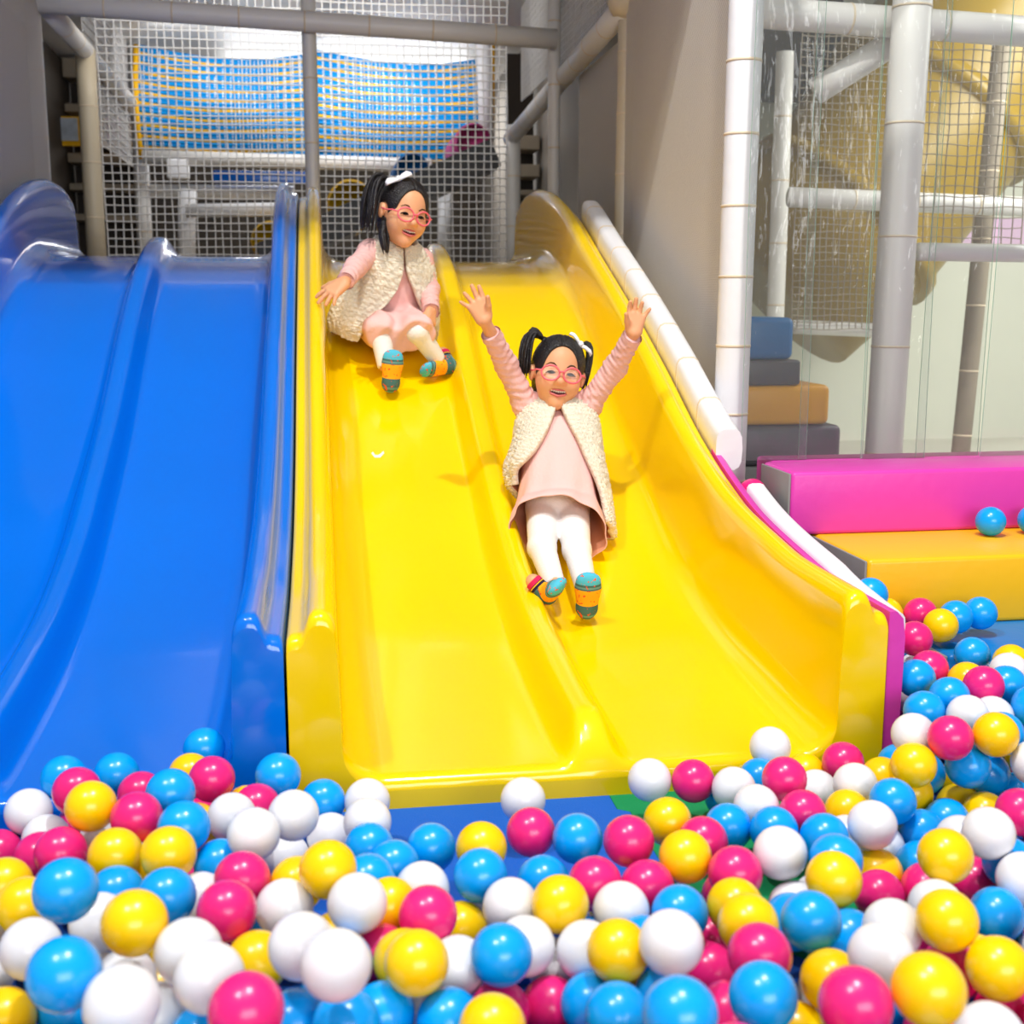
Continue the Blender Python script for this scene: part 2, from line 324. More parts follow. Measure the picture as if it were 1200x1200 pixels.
# dark ramp with foam bumps
YRp = 8.25
a = onY(300, 292, YRp); b = onY(576, 168, YRp); d = (b-a).normalized(); up = Vector((-d.z, 0, d.x)); W = Vector((0, .75, 0)); th = up*-.155
ramp = empty('climbing_ramp', a, 'dark grey ramp rising to the right behind the net', 'ramp')
MB().hexa([a+th, b+th, b+th+W, a+th+W, a, b, b+W, a+W]).build('ramp_board', M['ramp'], ramp, smooth=False)
for off, lab in ((-.03, ''), (.75, '')):
    s = Vector((0, off, 0)); t = Vector((0, .03, 0)); e = up*.03
    MB().hexa([a+s+th, b+s+th, b+s+t+th, a+s+t+th, a+s+e, b+s+e, b+s+t+e, a+s+t+e]).build('side_rail', M['ramp'], ramp, smooth=False, bevel=.004)
for x, y, rr, col, lab in [(556, 167, .125, srgb(200, 60, 130), 'pink foam bump, highest on the dark ramp'), (484, 201, .12, srgb(0, 90, 160), 'blue foam bump on the dark ramp above the girl with the white hair bow'),
                        (412, 240, .16, srgb(226, 176, 10), 'yellow foam bump on the dark ramp beside the middle post'), (317, 283, .13, srgb(226, 176, 10), 'yellow foam bump low on the dark ramp above the blue slide')]:
    c = onY(x, y, YRp); n = 20; mb = MB()
    ring = [(c.x+rr*math.cos(t)*1.0, c.z+rr*math.sin(t)*1.05) for t in [2*math.pi*k/n for k in range(n)]]
    for k, (yy, sc) in enumerate([(YRp+.03, .9), (YRp+.045, 1), (YRp+.7, 1), (YRp+.715, .9)]):
        mb.v += [(c.x+(px-c.x)*sc, yy, c.z+(pz-c.z)*sc) for px, pz in ring]
    mb.f += [(i*n+k, i*n+(k+1) % n, (i+1)*n+(k+1) % n, (i+1)*n+k) for i in range(3) for k in range(n)]+[tuple(range(n)), tuple(range(4*n-1, 3*n-1, -1))]; mb.mi = [0]*len(mb.f)
    mb.build('foam_bump', mat('foam_bump', col, .45, .4), ramp)['label'] = lab.split(',')[0].split(' on the')[0].split(' low')[0]
# stairs glimpsed left and right of the deck
def stairs(x0, x1, ys, Y, label):
    A = onY(x0, 100, Y); B = onY(x1, 100, Y); A.x = max(A.x, -1.85); B.x = min(B.x, 1.6); root = empty('stairs', (A.x, Y, 1.12), label, 'stairs')
    MB().box(A.x, B.x, Y+.28, Y+.32, 1.125, 2.74).build('riser_board', M['dark'], root, smooth=False)
    for y, h in ys:
        z = onY(x0, y, Y).z; MB().box(A.x, B.x, Y, Y+.28, z-h, z).build('tread', M['beige'], root, smooth=False, bevel=.008)
stairs(38, 164, [(66, .14), (120, .06), (178, .07), (214, .05), (250, .05)], 9.9, 'dark stairs behind the beige post on the left')
stairs(600, 652, [(158, .10), (192, .09), (222, .04), (262, .05)], 9.0, 'dark stairs seen between the two posts on the right')
a = onY(58, 136, 9.8); b = onY(158, 172, 9.8); card = empty('picture_board', (a.x, 9.8, b.z), 'yellow framed picture board on the dark stairs', 'picture board')
MB().box(a.x, b.x, 9.8, 9.83, b.z, a.z).build('board', M['rope_yellow'], card, smooth=False)
for x0, x1, c in [(62, 92, srgb(190, 200, 210)), (124, 150, srgb(206, 70, 160)), (98, 116, srgb(120, 110, 60))]:
    p = onY(x0, 138, 9.79); q = onY(x1, 165, 9.79); MB().box(p.x, q.x, 9.78, 9.8, q.z, p.z).build('picture', mat('picture', c, .6, noise=.5, nscale=12), card, smooth=False)
# bright window at the back
def emis(name, c, s):
    m = bpy.data.materials.new(name); m.use_nodes = True; b = m.node_tree.nodes['Principled BSDF']; b.inputs['Base Color'].default_value = (*c, 1)
    b.inputs['Emission Color'].default_value = (*c, 1); b.inputs['Emission Strength'].default_value = s; return m
a = onY(372, -60, 12.5); b = onY(580, 128, 12.5)
struct('window_1', MB().box(a.x, b.x, 12.52, 12.58, b.z, a.z), emis('daylit_window', (.95, .98, 1), 1.5))
a = onY(165, -60, 12.5); b = onY(350, 175, 12.5)
struct('window_2', MB().box(a.x, b.x, 12.52, 12.58, b.z, a.z), emis('hazy_window', (.9, .95, 1), .6))
# ================================================================== MESH SCREENS
def screen_mat(name, c, pitch, thr):
    m = bpy.data.materials.new(name); m.use_nodes = True; nt = m.node_tree; N = nt.nodes; b = N['Principled BSDF']; b.inputs['Base Color'].default_value = (*c, 1); b.inputs['Roughness'].default_value = .7
    tc = N.new('ShaderNodeTexCoord'); sp = N.new('ShaderNodeSeparateXYZ'); nt.links.new(tc.outputs['Object'], sp.inputs[0])
    def mth(op, a, bb=None):
        n = N.new('ShaderNodeMath'); n.operation = op
        for i, q in enumerate((a, bb)):
            if q is None: continue
            if isinstance(q, (int, float)): n.inputs[i].default_value = q
            else: nt.links.new(q, n.inputs[i])
        return n.outputs[0]
    k = math.pi/pitch
    s = mth('MULTIPLY', mth('SINE', mth('MULTIPLY', mth('ADD', sp.outputs[1], sp.outputs[2]), k)), mth('SINE', mth('MULTIPLY', mth('SUBTRACT', sp.outputs[1], sp.outputs[2]), k)))
    h = mth('GREATER_THAN', mth('ABSOLUTE', s), thr)
    tr = N.new('ShaderNodeBsdfTransparent'); mx = N.new('ShaderNodeMixShader'); nt.links.new(h, mx.inputs[0]); nt.links.new(b.outputs[0], mx.inputs[1]); nt.links.new(tr.outputs[0], mx.inputs[2])
    nt.links.new(mx.outputs[0], N['Material Output'].inputs[0]); return m
SCR = screen_mat('white_mesh_fabric', srgb(236, 230, 222), .016, .40)
def screen(pts, label, m=SCR):
    return tag(MB().hexa([Vector(p) for p in pts]+[Vector(p)+Vector((.002, 0, 0)) for p in pts]).build('mesh_screen', m, smooth=False), label, 'mesh screen')
def scr(x, ya, yb, za0, za1, z1, label): return screen([(x, ya, za0), (x, yb, za1), (x, yb, z1), (x, ya, z1)], label)
scr(PX+.030, YP1+.056, YP2-.062, .2, .6, 2.6, 'fine white mesh screen between thick white post and slim beige post')
scr(PX+.085, YP2+.05, 6.44, .8, .8, 2.10, 'dim grey mesh screen between slim beige post and pale post')
scr(-1.30, 4.9, 6.48, 1.2, 1.2, 2.7, 'grey mesh screen at the upper left edge')
struct('wall_partition', MB().box(1.62, 1.66, 4.75, 12.6, -.06, 3.6), mat('grey_partition', srgb(150, 142, 132), .8, .2, noise=.08, nscale=2))
a = onY(876, 12, 7.6); b = onY(985, 112, 7.6)
tag(MB().box(1.7, b.x, 7.6, 7.95, b.z, 3.1).build('filler_box', M['wall_dark'], bevel=.02), 'dark filler box high behind the leftmost curtain strips', 'filler box')  # plain box added to make the upper left behind the curtain dark
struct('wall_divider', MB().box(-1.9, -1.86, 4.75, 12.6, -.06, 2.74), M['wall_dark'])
# ================================================================== CLEAR CURTAIN AND WHAT STANDS BEHIND IT
def pvc():
    m = bpy.data.materials.new('clear_vinyl'); m.use_nodes = True; nt = m.node_tree; N = nt.nodes; N.remove(N['Principled BSDF'])
    tr = N.new('ShaderNodeBsdfTransparent'); tr.inputs[0].default_value = (.955, .972, .962, 1)
    g = N.new('ShaderNodeBsdfGlossy'); g.inputs['Roughness'].default_value = .04
    d = N.new('ShaderNodeBsdfDiffuse'); d.inputs[0].default_value = (.8, .84, .82, 1)
    tc = N.new('ShaderNodeTexCoord'); mp = N.new('ShaderNodeMapping'); mp.inputs['Scale'].default_value = (12, 12, 4); nz = N.new('ShaderNodeTexNoise'); nz.inputs['Scale'].default_value = 3
    bp = N.new('ShaderNodeBump'); bp.inputs['Strength'].default_value = .35; bp.inputs['Distance'].default_value = .02
    nt.links.new(tc.outputs['Object'], mp.inputs[0]); nt.links.new(mp.outputs[0], nz.inputs['Vector']); nt.links.new(nz.outputs['Fac'], bp.inputs['Height']); nt.links.new(bp.outputs[0], g.inputs['Normal'])
    fr = N.new('ShaderNodeFresnel'); fr.inputs[0].default_value = 1.3
    m1 = N.new('ShaderNodeMixShader'); m1.inputs[0].default_value = .05; nt.links.new(tr.outputs[0], m1.inputs[1]); nt.links.new(d.outputs[0], m1.inputs[2])
    m2 = N.new('ShaderNodeMixShader'); nt.links.new(fr.outputs[0], m2.inputs[0]); nt.links.new(m1.outputs[0], m2.inputs[1]); nt.links.new(g.outputs[0], m2.inputs[2])
    nt.links.new(m2.outputs[0], N['Material Output'].inputs[0]); return m
PVC = pvc()
def edge_mat():
    m = bpy.data.materials.new('green_vinyl_edge'); m.use_nodes = True; nt = m.node_tree; N = nt.nodes; N.remove(N['Principled BSDF'])
    a = N.new('ShaderNodeBsdfTranslucent'); b = N.new('ShaderNodeBsdfDiffuse'); c = N.new('ShaderNodeBsdfTransparent'); mx = N.new('ShaderNodeMixShader'); m2 = N.new('ShaderNodeMixShader')
    for q in (a, b, c): q.inputs[0].default_value = (*srgb(196, 240, 216), 1)
    m2.inputs[0].default_value = .12
    nt.links.new(a.outputs[0], mx.inputs[1]); nt.links.new(b.outputs[0], mx.inputs[2]); nt.links.new(mx.outputs[0], m2.inputs[1]); nt.links.new(c.outputs[0], m2.inputs[2]); nt.links.new(m2.outputs[0], N['Material Output'].inputs[0]); return m
EDGE = edge_mat()
YC = 3.47
names = ['leftmost clear curtain strip, beside the thick white post', 'second clear curtain strip from the thick white post', 'third clear curtain strip from the thick white post', 'fourth clear curtain strip from the thick white post', 'fifth clear curtain strip from the thick white post', 'rightmost clear curtain strip, cut by the photo edge']
for i in range(6):
    x0 = onY(889+75*i, 0, YC).x; wd = .205; n = 10; mb = MB(); rnd = random.Random(i+5); sk = -.006
    zs = [.492, .7, 1.0, 1.4, 1.8, 2.2, 2.6]
    for j, z in enumerate(zs):
        for side in (0, 1):
            for k in range(n+1):
                u = k/n; xx = x0+wd*u+sk*(2.2-z)+.004*math.sin(z*3+i)
                mb.v.append((xx, YC+.02*(i % 2)+.003*math.sin(math.pi*u)+.006*math.sin(z*2.3+i*2)+.004*side, z))
    n2 = 2*(n+1)
    for j in range(len(zs)-1):
        for k in range(n):
            p = j*n2+k; mb.f.append((p, p+1, p+n2+1, p+n2)); mb.mi.append(0)
            p += n+1; mb.f.append((p+1, p, p+n2, p+n2+1)); mb.mi.append(0)
        for k in (0, n):
            p = j*n2+k; mb.f.append((p, p+n2, p+n2+n+1, p+n+1)); mb.mi.append(1)
    tag(mb.build('curtain_strip', [PVC, EDGE], smooth=False), names[i], 'curtain strip', 'clear curtain strips')
YB = 4.35
a = onY(1071, 0, YB); padded('frame_post', (a.x-.03, YB, -.01), (a.x, YB, 2.4), .07, M['grey_vinyl'], 'grey padded post behind the clear curtain', seam_len=.35)
a = onY(915, 200, 6.2); padded('frame_post', (a.x, 6.2, -.01), (a.x, 6.2, 2.2), .045, M['grey_vinyl'], 'slim grey post behind the curtain, next to the thick white post')
a = onY(1145, 300, 5.6); padded('frame_post', (a.x-.03, 5.6, -.01), (a.x+.06, 5.6, 2.2), .045, M['beige'], 'slim brown post behind the curtain near the right edge')
def beam(x0, y0, x1, y1, Y, r, label, m='grey_vinyl', Yb=None): return padded('frame_beam', onY(x0, y0, Y), onY(x1, y1, Yb or Y), r, M[m], label, cat='beam')
beam(880, 14, 1215, 38, YB+.15, .055, 'grey beam across the top behind the clear curtain')
beam(955, 108, 1062, 40, YB+.3, .05, 'short sloping grey beam behind the clear curtain', Yb=YB+.2)
beam(925, 231, 1215, 243, 5.4, .045, 'pale beam crossing halfway up behind the clear curtain')
beam(1076, 295, 1215, 297, YB+.02, .034, 'thin grey beam right of the grey post behind the curtain')
beam(930, 383, 1050, 388, 5.8, .035, 'low mauve grey beam behind the clear curtain')
a = onY(1082, 40, 5.0); net('safety_net', (a.x, 5.0, onY(1082, 290, 5).z), (.5, 0, 0), (0, 0, .85), .042, M['beige'], 'dark square-mesh net behind the right curtain strips', r=.003, seed=7)
a = onY(940, 40, 5.755); net('safety_net', (a.x, 5.755, onY(935, 386, 5.755).z), (.5, 0, 0), (0, 0, 1.4), .033, M['beige'], 'close-meshed net behind the left curtain strips', r=.003, seed=8)
tube = empty('tube_slide', onY(1000, 300, 6.8), 'large yellow tube slide behind the clear curtain', 'tube slide')
P = [onY(1330, -190, 6.9), onY(1190, -20, 6.9), onY(1090, 130, 6.9), onY(985, 260, 6.9), onY(905, 330, 6.9)]
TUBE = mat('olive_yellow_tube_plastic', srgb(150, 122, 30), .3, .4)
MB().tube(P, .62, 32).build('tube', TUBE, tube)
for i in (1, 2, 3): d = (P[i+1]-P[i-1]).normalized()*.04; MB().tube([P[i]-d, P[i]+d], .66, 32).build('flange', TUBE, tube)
struct('wall_rear', MB().box(1.7, 6.6, 8.0, 8.1, -.06, 3.6), M['wall_green'])
a = onY(1110, 255, 7.9); b = onY(1215, 286, 7.9)
tag(MB().box(a.x, b.x, 7.93, 7.98, b.z, a.z).build('wall_panel', mat('lilac_panel', srgb(222, 190, 220), .6), smooth=False), 'pale lilac panel on the far wall behind the curtain', 'panel')
YF = 4.75
for (xr, y0, y1, c, lab) in [(930, 372, 422, srgb(0, 100, 160), 'blue foam roller, topmost of the stack behind the curtain'), (938, 422, 452, srgb(78, 78, 82), 'dark grey foam slab between the blue and orange rollers'),
                          (972, 451, 498, srgb(226, 160, 20), 'orange foam roller in the stack behind the curtain'), (985, 498, 545, srgb(84, 84, 90), 'dark grey foam slab under the orange roller')]:
    q = onY(xr, y1, YF); t = onY(xr, y0, YF).z
    tag(MB().box(1.68, q.x, YF, YF+.3, q.z+.002, t).build('foam_block', mat('foam_vinyl', c, .4, .4, bump=.1), bevel=.025 if t-q.z > .14 else .012), lab, 'foam block', 'foam blocks behind the curtain')
tag(MB().box(1.68, onY(992, 545, YF).x, YF, YF+.35, -.01, onY(985, 545, YF).z).build('foam_block', M['gface'], bevel=.01), 'grey foam base under the stack behind the curtain', 'foam block')
# small torn scrap of tape on the left lane
p = onX(443, 533, .19); zz = lambda Y: BED(Y)
mb = MB(); q = [(-.022, .004), (-.012, -.010), (.006, -.010), (.020, .004), (.018, .012), (.010, .004), (.000, -.002), (-.010, -.002), (-.016, .010)]
pY = 3.97; q3 = [(.174+x, pY+y*1.6, zz(pY+y*1.6)+.0012) for x, y in q]
mb.add(q3+[(x, y, z+.0012) for x, y, z in q3], [tuple(range(8, -1, -1)), tuple(range(9, 18))]+[(i, (i+1) % 9, 9+(i+1) % 9, 9+i) for i in range(9)])
tag(mb.build('tape_scrap', M['white_vinyl'], smooth=False), 'small torn white tape scrap stuck on the left yellow lane', 'tape')
# ================================================================== THE BALLS IN THE PIT (colour, x, y, z in mm)
BALLS = """B-244,2311,113 B-470,2144,134 P-422,2012,161 Y-379,1900,180 B-385,2169,125 P-335,2108,110 P-305,1868,170 Y-258,2186,110 B-263,1951,173 P-209,2077,143 W-522,2096,95 W-480,2030,73 P-565,2055,41 P-465,1915,93 P-419,1856,125 W-379,1949,88 Y-322,1768,156 Y-274,1813,108 B-227,1811,174 Y-239,1721,174 W-165,1929,134 W-121,1781,169 P-132,1670,151 P-144,1548,168 B-175,1803,112 Y-475,1745,131 Y-431,1677,131 B-334,1491,241 B-310,1691,132 B-228,1601,167 W-195,1700,109 Y-243,1430,222 W-320,1611,132 W-398,1561,128 W-515,1783,41 B-293,1276,249 W-227,1232,235 W-176,1389,201 W-145,1315,208 P-97,1210,228 Y-426,1517,57 B-353,1547,41 W-220,1408,110 B-160,1353,108 Y-103,1485,126 W-472,1610,72 Y-228,1970,103 B-95,2075,143 B-18,2072,91 W59,2047,97 W55,1927,111 W-63,1848,166 W-7,1990,62 W-82,1967,40 B55,1847,103 B90,1774,105 B155,1857,91 Y226,1770,127 W332,2014,95 Y-10,1601,191 Y-55,1684,131 B47,1679,130 W126,1676,113 W28,1532,173 W-71,1605,136 B213,1680,126 W246,1600,116 Y74,1602,129 P123,1540,144 Y181,1656,56 B-86,1681,56 P58,1529,98 W-42,1371,207 W-2,1279,232 B6,1472,122 Y96,1387,164 Y85,1459,127 W157,1482,99 B208,1432,139 B8,1332,125 B54,1392,95 B-53,1380,102 B133,1368,94 P206,1433,58 Y179,1306,119 W75,1320,64 Y-152,2077,85 P-129,2006,116 P317,1844,113 B383,1789,122 P455,1743,134 W581,2081,90 P661,2069,88 W720,2012,92 W726,1912,99 W849,2173,104 B808,2117,63 Y546,1840,117 P584,1769,112 B659,1864,89 Y525,1671,137 B312,1703,97 P377,1636,122 P457,1637,110 P585,1617,132 Y308,1550,140 W397,1557,120 B477,1537,119 W330,1479,108 W250,1496,112 B410,1478,109 W409,1351,184 P547,1603,41 Y559,1541,121 Y537,1428,156 Y354,1400,150 W301,1542,50 P516,1515,41 B408,1370,96 B356,1137,225 B321,1405,76 B337,1331,105 P279,1464,40 P288,1340,40 P483,1340,88 P800,1973,122 P973,2110,89 Y914,2151,53 W895,2050,61 W936,1975,101 Y1024,2048,79 B1101,2139,66 B1104,2042,86 Y1041,1969,81 Y1150,1993,40 Y1216,2104,45 B1205,1992,100 W1230,1889,159 Y1169,1917,205 B1278,2011,47 P1151,1799,111 Y893,1910,80 P792,1866,104 B953,1863,116 B1077,1901,55 Y1157,1914,57 B721,1814,101 B794,1779,99 W872,1770,120 B1008,1859,57 W856,1830,69 W929,1848,41 W1033,1777,80 W997,1635,158 Y887,1563,163 B1046,1654,97 B742,1618,140 W662,1637,149 W673,1599,78 Y882,1760,40 B962,1774,41 W1023,1575,110 Y705,1541,151 P848,1686,41 P935,1698,41 W850,1513,110 P1022,1707,40 B960,1538,77 B635,1519,103 B624,1427,154 B710,1492,87 W743,1433,130 W658,1294,176 Y788,1374,170 Y828,1314,133 P523,1347,159 P814,1401,80 Y627,1362,106 B489,1244,169 P558,1149,211 Y635,1135,229 P861,1344,48 W741,1183,130 Y1058,1597,41 Y579,1357,41 P756,1329,40 W1022,1502,40 B1227,2561,302 Y1332,2691,219 P1410,2670,221 Y1419,2587,215 B1483,2636,220 B1560,2661,220 P1315,2510,209 P1255,2324,197 B1196,2268,197 B1138,2117,181 B1209,2154,194 Y1247,2217,160 W1199,2064,187 Y1308,2264,187 B1359,2202,196 P1288,2167,209 W1413,2285,196 W1270,2098,170 B1349,2092,189 B1225,1988,178 P1089,1928,199 W1056,1999,181 Y1024,1931,151 B1137,1946,136 B1779,3014,376 B1905,3018,376 P1193,3262,430"""
